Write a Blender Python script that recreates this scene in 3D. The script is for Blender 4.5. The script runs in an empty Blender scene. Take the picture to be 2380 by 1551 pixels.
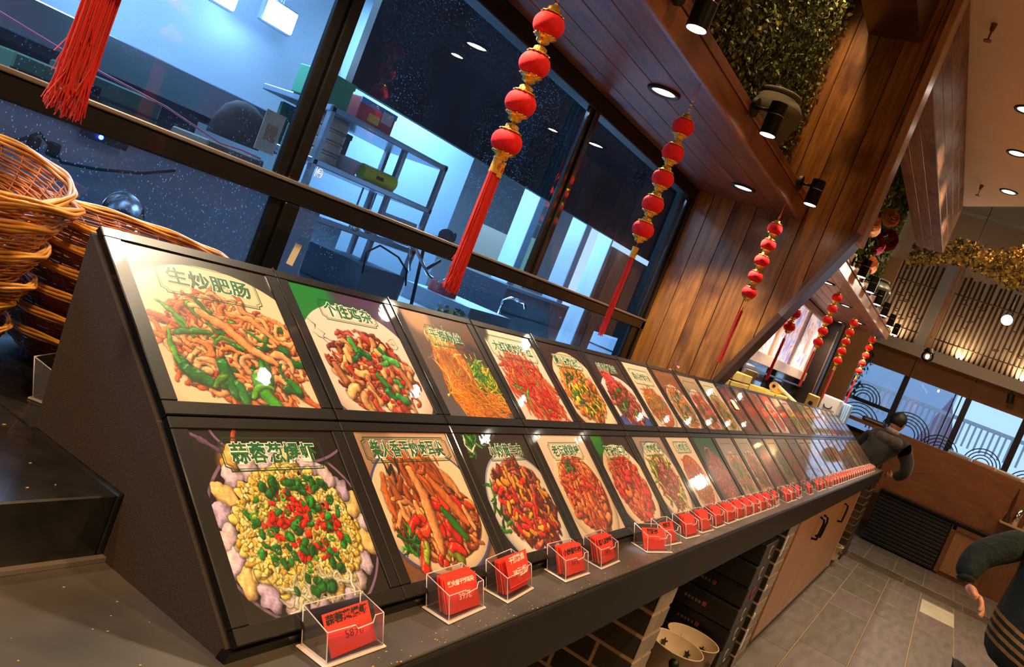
import bpy, math, random
import numpy as np
from mathutils import Vector, Matrix

# ---------------------------------------------------------------- scene, camera, light
sc = bpy.context.scene
COL = sc.collection
RG = random.Random(11)

def camera():
    rv = np.array([-0.0213755, 0.5040747, 0.3874196])
    th = np.linalg.norm(rv); k = rv/th
    K = np.array([[0,-k[2],k[1]],[k[2],0,-k[0]],[-k[1],k[0],0]])
    Rm = (np.eye(3)+math.sin(th)*K+(1-math.cos(th))*K@K) @ np.array([[0,-1,0],[0,0,-1],[1,0,0]],float)
    M = Matrix.Identity(4)
    for i in range(3):
        M[i][0] = Rm[0][i]; M[i][1] = -Rm[1][i]; M[i][2] = -Rm[2][i]
    M.translation = (-0.6552, -0.5239, 1.3279)
    cd = bpy.data.cameras.new('camera'); co = bpy.data.objects.new('camera', cd); COL.objects.link(co)
    cd.sensor_width = 36; cd.lens = 1932.5/2380*36; cd.clip_start = .02
    co.matrix_world = M; sc.camera = co
    cd.dof.use_dof = True; cd.dof.focus_distance = 1.5; cd.dof.aperture_fstop = 26
camera()
sc.view_settings.view_transform = 'Standard'; sc.view_settings.look = 'None'
sc.view_settings.gamma = 1; sc.view_settings.use_curve_mapping = False
sc.view_settings.exposure = 1.15
wd = bpy.data.worlds.new('world'); sc.world = wd; wd.use_nodes = True
wd.node_tree.nodes['Background'].inputs[0].default_value = (.42, .66, 1, 1)
wd.node_tree.nodes['Background'].inputs[1].default_value = .62

def lamp(kind, loc, power, color, size=.1, rot=(0,0,0), spot=None, blend=.5, sy=None, name='lamp_light'):
    l = bpy.data.lights.new(name, kind); l.energy = power; l.color = color
    if kind == 'AREA':
        l.size = size
        if sy: l.shape = 'RECTANGLE'; l.size_y = sy
    else: l.shadow_soft_size = size
    if spot: l.spot_size = math.radians(spot); l.spot_blend = blend
    o = bpy.data.objects.new(name, l); COL.objects.link(o); o.location = loc; o.rotation_euler = rot
    return o
WARM = (1, .64, .32); WARM2 = (1, .78, .52); COOL = (.30, .60, 1)
# (the restaurant's own downlights are built with their lamps further down; unseen spots without fixtures are added there to fill the room)
# cold kitchen fill: unmodelled area lamps added in place of ceiling fixtures
for x, y, e in [(-.4,1.9,18),(1.3,2.3,15),(3.4,2.4,32),(5.0,2.9,36)]:
    lamp('AREA', (x,y,2.42), e, COOL, .6, name='kitchen_fill')

# ---------------------------------------------------------------- materials
MATS = {}
def nt(name):
    m = bpy.data.materials.new(name); m.use_nodes = True
    return m, m.node_tree, m.node_tree.nodes['Principled BSDF']
def mat(name, col, rough=.5, metal=0, coat=0, nscale=None, namp=.15, bump=0, sheen=0, emit=None, es=0, spec=.5, alpha=None, coord='Object', map=(1,1,1), coatr=.05):
    if name in MATS: return MATS[name]
    m, t, b = nt(name); L = t.links
    b.inputs['Base Color'].default_value = (*col,1); b.inputs['Roughness'].default_value = rough
    b.inputs['Metallic'].default_value = metal; b.inputs['Coat Weight'].default_value = coat; b.inputs['Coat Roughness'].default_value = coatr
    b.inputs['Sheen Weight'].default_value = sheen; b.inputs['Specular IOR Level'].default_value = spec
    if emit: b.inputs['Emission Color'].default_value = (*emit,1); b.inputs['Emission Strength'].default_value = es
    if nscale:
        tc = t.nodes.new('ShaderNodeTexCoord'); mp = t.nodes.new('ShaderNodeMapping'); mp.inputs['Scale'].default_value = map
        nz = t.nodes.new('ShaderNodeTexNoise'); nz.inputs['Scale'].default_value = nscale; nz.inputs['Detail'].default_value = 6
        L.new(tc.outputs[coord], mp.inputs[0]); L.new(mp.outputs[0], nz.inputs[0])
        cr = t.nodes.new('ShaderNodeValToRGB'); cr.color_ramp.elements[0].position = .3; cr.color_ramp.elements[1].position = .7
        cr.color_ramp.elements[0].color = (*[c*(1-namp) for c in col],1); cr.color_ramp.elements[1].color = (*[min(1,c*(1+namp)) for c in col],1)
        L.new(nz.outputs[0], cr.inputs[0]); L.new(cr.outputs[0], b.inputs['Base Color'])
        if bump:
            bp = t.nodes.new('ShaderNodeBump'); bp.inputs['Strength'].default_value = bump; bp.inputs['Distance'].default_value = .004
            L.new(nz.outputs[0], bp.inputs['Height']); L.new(bp.outputs[0], b.inputs['Normal'])
    MATS[name] = m; return m
def emis(name, col, s):
    return mat(name, (.8,.8,.8), emit=col, es=s)
def wood(name, dark, light, scale, rough=.35, coat=.35, var=.35, knots=True):
    if name in MATS: return MATS[name]
    m, t, b = nt(name); L = t.links; N = t.nodes.new
    tc = N('ShaderNodeTexCoord'); oi = N('ShaderNodeObjectInfo')
    ad = N('ShaderNodeVectorMath'); ad.operation = 'ADD'
    sm = N('ShaderNodeVectorMath'); sm.operation = 'SCALE'; sm.inputs[0].default_value = (7.3,5.1,9.7)
    L.new(oi.outputs['Random'], sm.inputs['Scale']); L.new(tc.outputs['Object'], ad.inputs[0]); L.new(sm.outputs[0], ad.inputs[1])
    mp = N('ShaderNodeMapping'); mp.inputs['Scale'].default_value = scale; L.new(ad.outputs[0], mp.inputs[0])
    n1 = N('ShaderNodeTexNoise'); n1.inputs['Scale'].default_value = 3.2; n1.inputs['Detail'].default_value = 8; n1.inputs['Distortion'].default_value = 1.4; n1.inputs['Roughness'].default_value = .62
    L.new(mp.outputs[0], n1.inputs[0])
    cr = N('ShaderNodeValToRGB'); e = cr.color_ramp.elements
    e[0].position = .32; e[0].color = (*dark,1); e[1].position = .68; e[1].color = (*light,1)
    L.new(n1.outputs[0], cr.inputs[0])
    vr = N('ShaderNodeHueSaturation'); ma = N('ShaderNodeMath'); ma.operation = 'MULTIPLY_ADD'; ma.inputs[1].default_value = var; ma.inputs[2].default_value = 1-var/2
    L.new(oi.outputs['Random'], ma.inputs[0]); L.new(ma.outputs[0], vr.inputs['Value'])
    src = cr.outputs[0]
    if knots:
        n2 = N('ShaderNodeTexNoise'); n2.inputs['Scale'].default_value = 4.5; n2.inputs['Detail'].default_value = 3; L.new(ad.outputs[0], n2.inputs[0])
        c2 = N('ShaderNodeValToRGB'); c2.color_ramp.elements[0].position = .3; c2.color_ramp.elements[0].color = (.28,.2,.17,1); c2.color_ramp.elements[1].position = .47; c2.color_ramp.elements[1].color = (1,1,1,1)
        L.new(n2.outputs[0], c2.inputs[0])
        mx = N('ShaderNodeMix'); mx.data_type = 'RGBA'; mx.blend_type = 'MULTIPLY'; mx.inputs[0].default_value = .8
        L.new(cr.outputs[0], mx.inputs[6]); L.new(c2.outputs[0], mx.inputs[7]); src = mx.outputs[2]
    L.new(src, vr.inputs['Color']); L.new(vr.outputs[0], b.inputs['Base Color'])
    bp = N('ShaderNodeBump'); bp.inputs['Strength'].default_value = .25; bp.inputs['Distance'].default_value = .002
    L.new(n1.outputs[0], bp.inputs['Height']); L.new(bp.outputs[0], b.inputs['Normal'])
    b.inputs['Roughness'].default_value = rough; b.inputs['Coat Weight'].default_value = coat; b.inputs['Coat Roughness'].default_value = .25
    MATS[name] = m; return m
def thin_glass(name, tint=(1,1,1), refl=1.0, rough=.0, haze=None, hamt=0.0, drops=0.0):
    if name in MATS: return MATS[name]
    m = bpy.data.materials.new(name); m.use_nodes = True; t = m.node_tree; t.nodes.clear(); L = t.links; N = t.nodes.new
    out = N('ShaderNodeOutputMaterial'); tr = N('ShaderNodeBsdfTransparent'); tr.inputs[0].default_value = (*tint,1)
    gl = N('ShaderNodeBsdfGlossy'); gl.inputs['Roughness'].default_value = rough
    fr = N('ShaderNodeFresnel'); fr.inputs[0].default_value = 1.5
    mu = N('ShaderNodeMath'); mu.operation = 'MULTIPLY'; mu.inputs[1].default_value = refl; mu.use_clamp = True
    L.new(fr.outputs[0], mu.inputs[0])
    mx = N('ShaderNodeMixShader'); L.new(mu.outputs[0], mx.inputs[0]); L.new(tr.outputs[0], mx.inputs[1]); L.new(gl.outputs[0], mx.inputs[2])
    last = mx
    if haze:
        df = N('ShaderNodeBsdfTranslucent'); df.inputs[0].default_value = (*haze,1)
        tc = N('ShaderNodeTexCoord'); nz = N('ShaderNodeTexNoise'); nz.inputs['Scale'].default_value = 3; nz.inputs['Detail'].default_value = 4
        mp = N('ShaderNodeMapping'); mp.inputs['Scale'].default_value = (3,1,.8); L.new(tc.outputs['Object'], mp.inputs[0]); L.new(mp.outputs[0], nz.inputs[0])
        m2 = N('ShaderNodeMath'); m2.operation = 'MULTIPLY'; m2.inputs[1].default_value = hamt*1.6; L.new(nz.outputs[0], m2.inputs[0])
        src = m2.outputs[0]
        if drops:
            vo = N('ShaderNodeTexVoronoi'); vo.inputs['Scale'].default_value = 170; mp2 = N('ShaderNodeMapping'); mp2.inputs['Scale'].default_value = (1,1,.7)
            L.new(tc.outputs['Object'], mp2.inputs[0]); L.new(mp2.outputs[0], vo.inputs[0])
            lt = N('ShaderNodeMath'); lt.operation = 'LESS_THAN'; lt.inputs[1].default_value = .17; L.new(vo.outputs['Distance'], lt.inputs[0])
            n3 = N('ShaderNodeTexNoise'); n3.inputs['Scale'].default_value = 2.2; L.new(tc.outputs['Object'], n3.inputs[0])
            gt = N('ShaderNodeMapRange'); gt.inputs[1].default_value = .45; gt.inputs[2].default_value = .65; L.new(n3.outputs[0], gt.inputs[0])
            mm = N('ShaderNodeMath'); mm.operation = 'MULTIPLY'; L.new(lt.outputs[0], mm.inputs[0]); L.new(gt.outputs[0], mm.inputs[1])
            m4 = N('ShaderNodeMath'); m4.operation = 'MULTIPLY'; m4.inputs[1].default_value = drops; L.new(mm.outputs[0], m4.inputs[0])
            a = N('ShaderNodeMath'); a.operation = 'ADD'; a.use_clamp = True; L.new(src, a.inputs[0]); L.new(m4.outputs[0], a.inputs[1]); src = a.outputs[0]
        mx2 = N('ShaderNodeMixShader'); L.new(src, mx2.inputs[0]); L.new(mx.outputs[0], mx2.inputs[1]); L.new(df.outputs[0], mx2.inputs[2]); last = mx2
    L.new(last.outputs[0], out.inputs[0]); MATS[name] = m; return m

BLACK = mat('black_gloss', (.0025,.0022,.002), .4, coat=.35, nscale=60, namp=.4, spec=.35)
BLACKM = mat('black_satin', (.005,.0045,.0045), .45, spec=.35)
FABRIC = mat('dark_fabric_board', (.050,.032,.022), .8, nscale=700, namp=.45, bump=.3, map=(1,1,1))
STONE = mat('dark_stone', (.062,.052,.042), .32, nscale=7, namp=.45, coat=.12, bump=.05, coatr=.15)
STONE2 = mat('black_stone', (.012,.011,.010), .25, nscale=30, namp=.5, coat=.3)
EDGE = mat('black_edge', (.006,.005,.0045), .45, nscale=30, namp=.5, spec=.25)
GOLD = mat('gold_plastic', (.85,.50,.09), .22, metal=.85)
RED = mat('red_velvet', (.80,.004,.007), .85, sheen=0, nscale=90, namp=.15, bump=.2)
REDT = mat('red_thread', (.70,.012,.01), .45, sheen=.3, spec=.4)
REDC = mat('red_card', (.80,.045,.022), .5, nscale=6, namp=.08)
CARDE = mat('card_edge', (.86,.62,.5), .7)
CHROME = mat('chrome', (.75,.77,.8), .12, metal=1)
STEEL = mat('brushed_steel', (.42,.46,.52), .32, metal=.9, nscale=40, namp=.1, map=(.1,1,1))
ALU = mat('aluminium_strip', (.34,.29,.25), .35, metal=.8)
WICK = mat('wicker', (.50,.16,.025), .42, nscale=14, namp=.65, coat=.3)
WICKD = mat('wicker_dark', (.26,.065,.015), .45, nscale=14, namp=.5, coat=.3)
WICKL = mat('wicker_rim', (.80,.34,.05), .35, nscale=20, namp=.35, coat=.4)
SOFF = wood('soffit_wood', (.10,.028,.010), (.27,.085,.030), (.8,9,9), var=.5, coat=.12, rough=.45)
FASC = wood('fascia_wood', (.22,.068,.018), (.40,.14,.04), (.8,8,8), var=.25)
WING = wood('wing_wood', (.15,.052,.010), (.44,.18,.032), (8,8,.8), var=.5)
BEAMW = wood('beam_wood', (.12,.05,.028), (.34,.16,.08), (.8,8,8), var=.4, rough=.55, coat=.05)
TRIMW = wood('trim_wood', (.36,.17,.08), (.55,.30,.15), (1,8,1), var=.1, knots=False)
CABW = wood('cabinet_wood', (.26,.115,.045), (.36,.165,.07), (3,3,.7), rough=.4, var=.08, knots=False)
CABD = wood('cabinet_dark', (.13,.05,.018), (.19,.08,.028), (3,3,.7), var=.1, knots=False)
PANW = wood('panel_wood', (.16,.055,.018), (.24,.09,.03), (2,.8,3), rough=.4, var=.1, knots=False)
GLASS = thin_glass('window_glass', (.93,.96,.98), 1.3, 0, (.5,.75,1), .012, .6)
ACRYL = thin_glass('acrylic_sheet', (.93,.90,.89), 1.5, .02, (.95,.86,.84), .12)
ACRE = mat('acrylic_edge', (.86,.74,.68), .25, coat=.6, spec=.8)
SKIN = mat('skin', (.72,.36,.22), .5, nscale=30, namp=.08)
HAIR = mat('black_hair', (.012,.011,.012), .5, nscale=120, namp=.5, bump=.4)
LEAF = mat('green_leaf', (.09,.17,.03), .5, nscale=9, namp=.6)
LAMPON = emis('lamp_lens', (1,.90,.74), 14)
PLAST = mat('ceiling_plaster', (.78,.58,.40), .9, nscale=3, namp=.04)
WALLP = mat('plain_wall', (.45,.40,.36), .9, nscale=3, namp=.05)

# ---------------------------------------------------------------- mesh helpers
class G:
    def __init__(s): s.v=[]; s.f=[]; s.m=[]; s.sm=[]
    def add(s, vs, fs, mi=0, smooth=False):
        o=len(s.v); s.v+= [tuple(map(float,p)) for p in vs]
        s.f+=[tuple(i+o for i in f) for f in fs]; s.m+=[mi]*len(fs); s.sm+=[smooth]*len(fs); return s
    def box(s,x0,x1,y0,y1,z0,z1,mi=0):
        vs=[(x,y,z) for x in (x0,x1) for y in (y0,y1) for z in (z0,z1)]
        return s.add(vs,[(0,1,3,2),(4,6,7,5),(0,4,5,1),(2,3,7,6),(0,2,6,4),(1,5,7,3)],mi)
    def rbox(s,x0,x1,y0,y1,z0,z1,r=.003,mi=0):
        # box with chamfered edges
        vs=[];
        for (x,sx) in ((x0,1),(x1,-1)):
            for (y,sy) in ((y0,1),(y1,-1)):
                for (z,sz) in ((z0,1),(z1,-1)):
                    vs+=[(x,y+sy*r,z+sz*r),(x+sx*r,y,z+sz*r),(x+sx*r,y+sy*r,z)]
        I=lambda a,b,c,k:((a*4+b*2+c)*3+k)
        F=[]
        F+=[(I(0,0,0,0),I(0,0,1,0),I(0,1,1,0),I(0,1,0,0)),(I(1,0,0,0),I(1,1,0,0),I(1,1,1,0),I(1,0,1,0))]
        F+=[(I(0,0,0,1),I(1,0,0,1),I(1,0,1,1),I(0,0,1,1)),(I(0,1,0,1),I(0,1,1,1),I(1,1,1,1),I(1,1,0,1))]
        F+=[(I(0,0,0,2),I(0,1,0,2),I(1,1,0,2),I(1,0,0,2)),(I(0,0,1,2),I(1,0,1,2),I(1,1,1,2),I(0,1,1,2))]
        for a in (0,1):
            for b in (0,1):
                F+=[(I(a,b,0,0),I(a,b,1,0),I(a,b,1,1),I(a,b,0,1)),(I(a,0,b,0),I(a,1,b,0),I(a,1,b,2),I(a,0,b,2)),(I(0,a,b,1),I(1,a,b,1),I(1,a,b,2),I(0,a,b,2))]
                for c in (0,1): F.append((I(a,b,c,0),I(a,b,c,1),I(a,b,c,2)))
        return s.add(vs,F,mi)
    def prism(s,poly,axis,a,b,mi=0):
        # poly in the two other axes (cyclic order), extruded along axis from a to b
        n=len(poly); vs=[]
        for t in (a,b):
            for (p,q) in poly: vs.append({0:(t,p,q),1:(p,t,q),2:(p,q,t)}[axis])
        return s.add(vs,[tuple(range(n)),tuple(range(2*n-1,n-1,-1))]+[(i,(i+1)%n,n+(i+1)%n,n+i) for i in range(n)],mi)
    def tube(s,pts,r,n=6,closed=False,mi=0,smooth=True,caps=True):
        P=[Vector(p) for p in pts]; N=len(P); rs=r if isinstance(r,(list,tuple)) else [r]*N
        vs=[]; up=None
        for i,p in enumerate(P):
            a=P[(i-1)%N] if (i>0 or closed) else p; b=P[(i+1)%N] if (i<N-1 or closed) else p
            t=(b-a); t=t.normalized() if t.length>1e-9 else Vector((0,0,1))
            if up is None:
                up=Vector((0,0,1)) if abs(t.z)<.9 else Vector((1,0,0))
            u=t.cross(up)
            if u.length<1e-6: u=t.cross(Vector((1,0,0)))
            u.normalize(); w=u.cross(t); up=w if abs(t.z)>=.9 or not closed else up
            for k in range(n):
                c=math.cos(2*math.pi*k/n)*rs[i]; d=math.sin(2*math.pi*k/n)*rs[i]
                vs.append(p+u*c+w*d)
        F=[]
        for i in range(N if closed else N-1):
            j=(i+1)%N
            for k in range(n): F.append((i*n+k,i*n+(k+1)%n,j*n+(k+1)%n,j*n+k))
        if caps and not closed: F+=[tuple(range(n-1,-1,-1)),tuple((N-1)*n+k for k in range(n))]
        return s.add(vs,F,mi,smooth)
    def cyl(s,p0,p1,r0,r1=None,n=16,mi=0,smooth=True):
        r1=r0 if r1 is None else r1
        P0=Vector(p0);P1=Vector(p1);t=(P1-P0).normalized();u=t.cross(Vector((0,0,1)))
        if u.length<1e-4: u=Vector((1,0,0))
        u.normalize();w=u.cross(t);vs=[]
        for P,r in ((P0,r0),(P1,r1)):
            for k in range(n): vs.append(P+u*r*math.cos(2*math.pi*k/n)+w*r*math.sin(2*math.pi*k/n))
        s.add(vs,[(k,(k+1)%n,n+(k+1)%n,n+k) for k in range(n)],mi,smooth)
        s.add(vs[:n],[tuple(range(n-1,-1,-1))],mi); return s.add(vs[n:],[tuple(range(n))],mi)
    def lathe(s,prof,n=24,c=(0,0,0),mi=0,smooth=True,rf=None):
        vs=[];m=len(prof)
        for i,(r,z) in enumerate(prof):
            for k in range(n):
                a=2*math.pi*k/n; rr=r*(rf(i,a) if rf else 1)
                vs.append((c[0]+rr*math.cos(a),c[1]+rr*math.sin(a),c[2]+z))
        return s.add(vs,[(i*n+k,i*n+(k+1)%n,(i+1)*n+(k+1)%n,(i+1)*n+k) for i in range(m-1) for k in range(n)],mi,smooth)
    def ball(s,c,rx,ry=None,rz=None,n=14,mi=0):
        ry=ry or rx; rz=rz or rx; vs=[];h=n//2
        for i in range(h+1):
            th=math.pi*i/h
            for k in range(n):
                a=2*math.pi*k/n; vs.append((c[0]+rx*math.sin(th)*math.cos(a),c[1]+ry*math.sin(th)*math.sin(a),c[2]+rz*math.cos(th)))
        return s.add(vs,[(i*n+k,(i+1)*n+k,(i+1)*n+(k+1)%n,i*n+(k+1)%n) for i in range(h) for k in range(n)],mi,True)
    def rot(s,M):
        s.v=[tuple(M@Vector(p)) for p in s.v]; return s
    def mesh(s,name,mats):
        me=bpy.data.meshes.new(name); me.from_pydata(s.v,[],s.f)
        for m in (mats if isinstance(mats,(list,tuple)) else [mats]): me.materials.append(m)
        me.polygons.foreach_set('material_index',s.m); me.polygons.foreach_set('use_smooth',s.sm); me.update()
        return me
    def build(s,name,mats,parent=None,**kw):
        # world coordinates in, translated into the parent's frame when the parent is an unrotated thing
        off=wloc(parent)
        if off.length>0: s.v=[(p[0]-off.x,p[1]-off.y,p[2]-off.z) for p in s.v]
        o=bpy.data.objects.new(name,s.mesh(name,mats)); COL.objects.link(o)
        if parent: o.parent=parent
        props(o,**kw); return o
def wloc(o):
    v=Vector((0,0,0))
    while o is not None: v+=o.location; o=o.parent
    return v
def props(o,label=None,cat=None,group=None,kind=None):
    if label: o['label']=label
    if cat: o['category']=cat
    if group: o['group']=group
    if kind: o['kind']=kind
    return o
def thing(name,label,cat,loc=(0,0,0),group=None,kind=None):
    o=bpy.data.objects.new(name,None); COL.objects.link(o); o.empty_display_size=.02
    o.location=loc; return props(o,label,cat,group,kind)
def dup(o,parent=None,**kw):
    c=o.copy(); COL.objects.link(c); c.parent=parent
    for ch in list(o.children): dup(ch,c)
    props(c,**kw); return c
def text(name,body,size,mt,parent,loc,rot=(0,0,0),offset=0,ext=0.0002,sx=1,align='CENTER',spacing=1.0,shear=0):
    cu=bpy.data.curves.new(name,'FONT'); cu.body=body; cu.size=size; cu.align_x=align; cu.align_y='CENTER'
    cu.offset=offset; cu.extrude=ext; cu.resolution_u=2; cu.space_character=spacing; cu.shear=shear; cu.materials.append(mt)
    oc=bpy.data.objects.new(name,cu); me=bpy.data.meshes.new_from_object(oc); bpy.data.objects.remove(oc)
    me.name=name; o=bpy.data.objects.new(name,me); COL.objects.link(o); o.parent=parent; o.location=loc; o.rotation_euler=rot; o.scale=(sx,1,1)
    return o
# ---------------------------------------------------------------- structure
def struct(name, g, m, parent=None): return g.build(name, m, parent, kind=None if parent else 'structure')
TILEM = mat('floor_tile_stone', (.115,.10,.095), .38, nscale=5, namp=.25, bump=.15, map=(1,5,1))
GROUT = mat('floor_grout', (.24,.17,.09), .8)
floor = struct('floor', G().box(-4,12,-5,6,-.06,-.004), GROUT)
tv = [mat('floor_tile_%s'%n, c, .36, nscale=5, namp=.25, bump=.15, map=(1,5,1)) for n,c in (('grey',(.115,.10,.095)),('mauve',(.125,.105,.108)),('olive',(.105,.098,.085)))]
for j in range(-1,8):
    y1=-.22-.27*j+ (0 if j>=0 else 0); y0=y1-.27
    if j==-1: y1=.6; y0=-.22
    xs=1.2+(.31 if j%2 else 0)
    while xs<7.6:
        xe=min(xs+.62,7.62)
        G().rbox(xs+.003,xe-.003,y0+.003,y1-.003,-.004,.0+RG.random()*.0006,.002).build('floor_tile',RG.choice(tv),floor)
        xs=xe
    for xx in (8.02,8.7,9.4,10.1): G().rbox(xx+.003,xx+.66,y0+.003,y1-.003,-.004,.0,.002).build('floor_tile',RG.choice(tv),floor)
DBAND = mat('dark_threshold_stone', (.07,.055,.045), .35, nscale=8, namp=.3)
for k in range(5): G().rbox(7.635,8.0,-.6-.5*k+.5,-.1-.5*k+.5-.004,-.004,.0005,.002).build('threshold_slab',DBAND,floor)
G().box(6.77,7.35,-1.03,-.775,-.004,.0025).build('marble_tile',mat('pale_marble',(.42,.40,.33),.3,nscale=9,namp=.15),floor)
# outer shell
struct('wall_back', G().box(-4.1,-4,-5,6,0,4.2), WALLP)
struct('wall_right', G().box(-4,12,-5.1,-5,0,4.2), mat('warm_wall',(.40,.27,.17),.8,nscale=2,namp=.1))
ceil = struct('ceiling', G().prism([(-4,-5),(5.3,-5),(5.3,-1.5),(7.145,.112),(7.145,6),(-4,6)],2,3.2,3.26), PLAST)
G().prism([(5.3,-5),(5.3,-1.5),(7.145,.112),(7.16,.10),(5.32,-1.51),(5.32,-5)],2,3.2,4.0).build('ceiling_step',mat('grey_plaster',(.17,.16,.155),.9),ceil)
G().box(5.3,12,-5,6,4.0,4.06).build('upper_ceiling',mat('grey_plaster',(.17,.16,.155),.9),ceil)
# ceiling beam clad with planks
bm = struct('trim_1', G().box(3.13,7.14,.145,.335,2.79,3.198), mat('beam_core',(.03,.015,.01),.6))
for i,z in enumerate((2.775,2.88,2.985,3.09)): G().rbox(3.13,7.15,.125,.145,z+.002,min(z+.103,3.199),.002).build('plank',BEAMW,bm)
for i in range(3): G().rbox(3.13,7.15,.127+i*.073,.198+i*.073,2.772,2.79,.002).build('plank',BEAMW,bm)
G().rbox(7.14,7.16,.127,.345,2.775,3.199,.002).build('end_board',BEAMW,bm)
bm = struct('trim_2', G().rbox(-2,3.08,.185,.41,2.83,3.198,.004), wood('dark_beam_wood',(.03,.012,.006),(.07,.028,.014),(.8,8,8)))

# wing wall of upright planks, cut off on a slant
ZT=3.198
def wingwall(name,x,t,yo,yi,z0t,slope,pitch,mt,n0=0):
    core=struct(name, G().prism([(yo+.02,z0t+.02),(yo+(z0t-.95)/slope+.02,.96),(yi,.96),(yi,ZT),(yo+.02,ZT)],0,x+.012,x+t), mat('wing_core',(.02,.01,.006),.7))
    y=yi
    while y>yo+.001:
        y2=max(y-pitch,yo); b1=max(z0t-(y-yo)*slope,.923); b2=max(z0t-(y2-yo)*slope,.923)
        G().prism([(y-.002,b1),(y2+.002,b2),(y2+.002,ZT),(y-.002,ZT)],0,x,x+.014).build('plank',mt,core)
        y=y2
    return core
SL=(1.982-1.17)/(.461-.133)
w1=wingwall('wall_left',3.084,.10,.128,.88,1.982,SL,.104,WING)
G().rbox(3.07,3.20,.095,.128,1.96,ZT,.003).build('edge_trim',TRIMW,w1)
def diag(y0,y1,mt,nm):
    z0=1.982-(y0-.133)*SL; z1=1.982-(y1-.133)*SL
    G().prism([(y0,z0),(y1,z1),(y1-.022,z1-.010),(y0-.022,z0-.010)],0,3.068,3.21).build(nm,mt,w1)
diag(.125,.30,mat('grey_metal_edge',(.22,.19,.20),.35,metal=.5),'metal_edge'); diag(.30,.555,mat('shaded_metal_edge',(.055,.025,.014),.4),'shaded_edge')  # one metal strip; shade on its lower part is put into the colour
# soffits of narrow boards running along the counter, front fascia, ledge
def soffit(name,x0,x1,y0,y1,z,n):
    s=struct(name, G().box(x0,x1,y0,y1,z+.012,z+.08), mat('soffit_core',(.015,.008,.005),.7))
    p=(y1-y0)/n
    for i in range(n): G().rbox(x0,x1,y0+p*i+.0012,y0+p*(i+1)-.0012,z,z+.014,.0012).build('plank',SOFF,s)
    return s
s1=soffit('trim_3',-2,3.082,.378,.853,1.98,5)
s2=soffit('trim_4',3.20,7.82,.345,.90,1.98,6)
for sx,x0,x1,y in ((s1,-2,3.082,.378),(s2,3.20,7.82,.345)):
    G().rbox(x0,x1,y-.018,y,1.974,2.045,.003).build('fascia_board',FASC,sx)
    G().rbox(x0,x1,y-.023,y+.16,2.047,2.075,.003).build('ledge_board',FASC,sx)
    G().box(x0,x1,y+.16,y+.21,2.04,2.08).build('ledge_back',FASC,sx)
# dark frame above the glass
struct('trim_5', G().rbox(-2,3.08,.853,.915,1.925,1.98,.003), BLACKM)

# window one: black framed sliding panes to the kitchen
WY0,WY1=.853,.895
win=struct('window_1', G().rbox(-2,3.09,WY0,.885,1.278,1.320,.004), BLACK)
G().rbox(-2,3.09,WY0-.003,WY0+.03,1.320,1.329,.002).build('rail_strip',ALU,win)
G().rbox(-2,3.09,WY0,.905,.9215,.945,.004).build('window_sill',BLACK,win)
for x0,x1,z0,z1,nm in ((.672,.706,1.329,1.93,'mullion'),(.640,.670,1.329,1.93,'sash_bar'),(.690,.737,.945,1.278,'mullion'),(.656,.688,.945,1.278,'sash_bar'),
                       (1.868,1.902,1.329,1.93,'mullion'),(1.836,1.866,1.329,1.93,'sash_bar'),(3.045,3.084,.945,1.93,'mullion'),(3.010,3.043,1.329,1.93,'sash_bar'),(2.96,3.043,.945,1.278,'sash_bar')):
    G().rbox(x0,x1,WY0 if nm=='mullion' else WY0+.008,.876,z0,z1,.003).build(nm,BLACK,win)
for x0,x1,z0,z1 in ((-2,.668,1.32,1.93),(.674,1.866,1.32,1.93),(1.870,3.07,1.32,1.93),(-2,.688,.94,1.29),(.692,3.04,.94,1.29)):
    G().add([(x0,.900,z0),(x1,.900,z0),(x1,.900,z1),(x0,.900,z1)],[(0,1,2,3)]).build('pane',GLASS,win)
PAP=mat('cream_sticker',(.62,.50,.33),.6)
g=G().box(-.011,.011,0,.0006,-.027,.027); st=g.build('paper_sticker',PAP,None,label='small cream paper sticker tilted on the lower window glass',cat='sticker')
st.location=(.815,.898,1.165); st.rotation_euler=(0,math.radians(8),0)
lg=mat('sticker_ink',(.10,.08,.07),.6)
G().box(-.006,-.004,-.0008,0,-.018,.004).box(.001,.003,-.0008,0,-.006,.018).box(.006,.008,-.0008,0,-.02,-.008).build('print_lines',lg,st)
mk=thing('glass_mark','small white round quality mark etched in the corner of the second upper pane','mark',(.80,.898,1.365))
G().tube([(.80+.009*math.cos(a),.8975,1.365+.011*math.sin(a)) for a in np.linspace(0,2*math.pi,17)[:-1]],.0011,5,True).build('ring',mat('white_etch',(.8,.85,.9),.6),mk)
G().tube([(.80+.005*math.cos(a),.8975,1.365+.006*math.sin(a)) for a in np.linspace(-.6,3.8,9)],.001,5).tube([(.7965,.8975,1.365),(.8035,.8975,1.365)],.001,5).box(.786,.7875,.897,.898,1.354,1.378).build('inner_stroke',MATS['white_etch'],mk)

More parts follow.
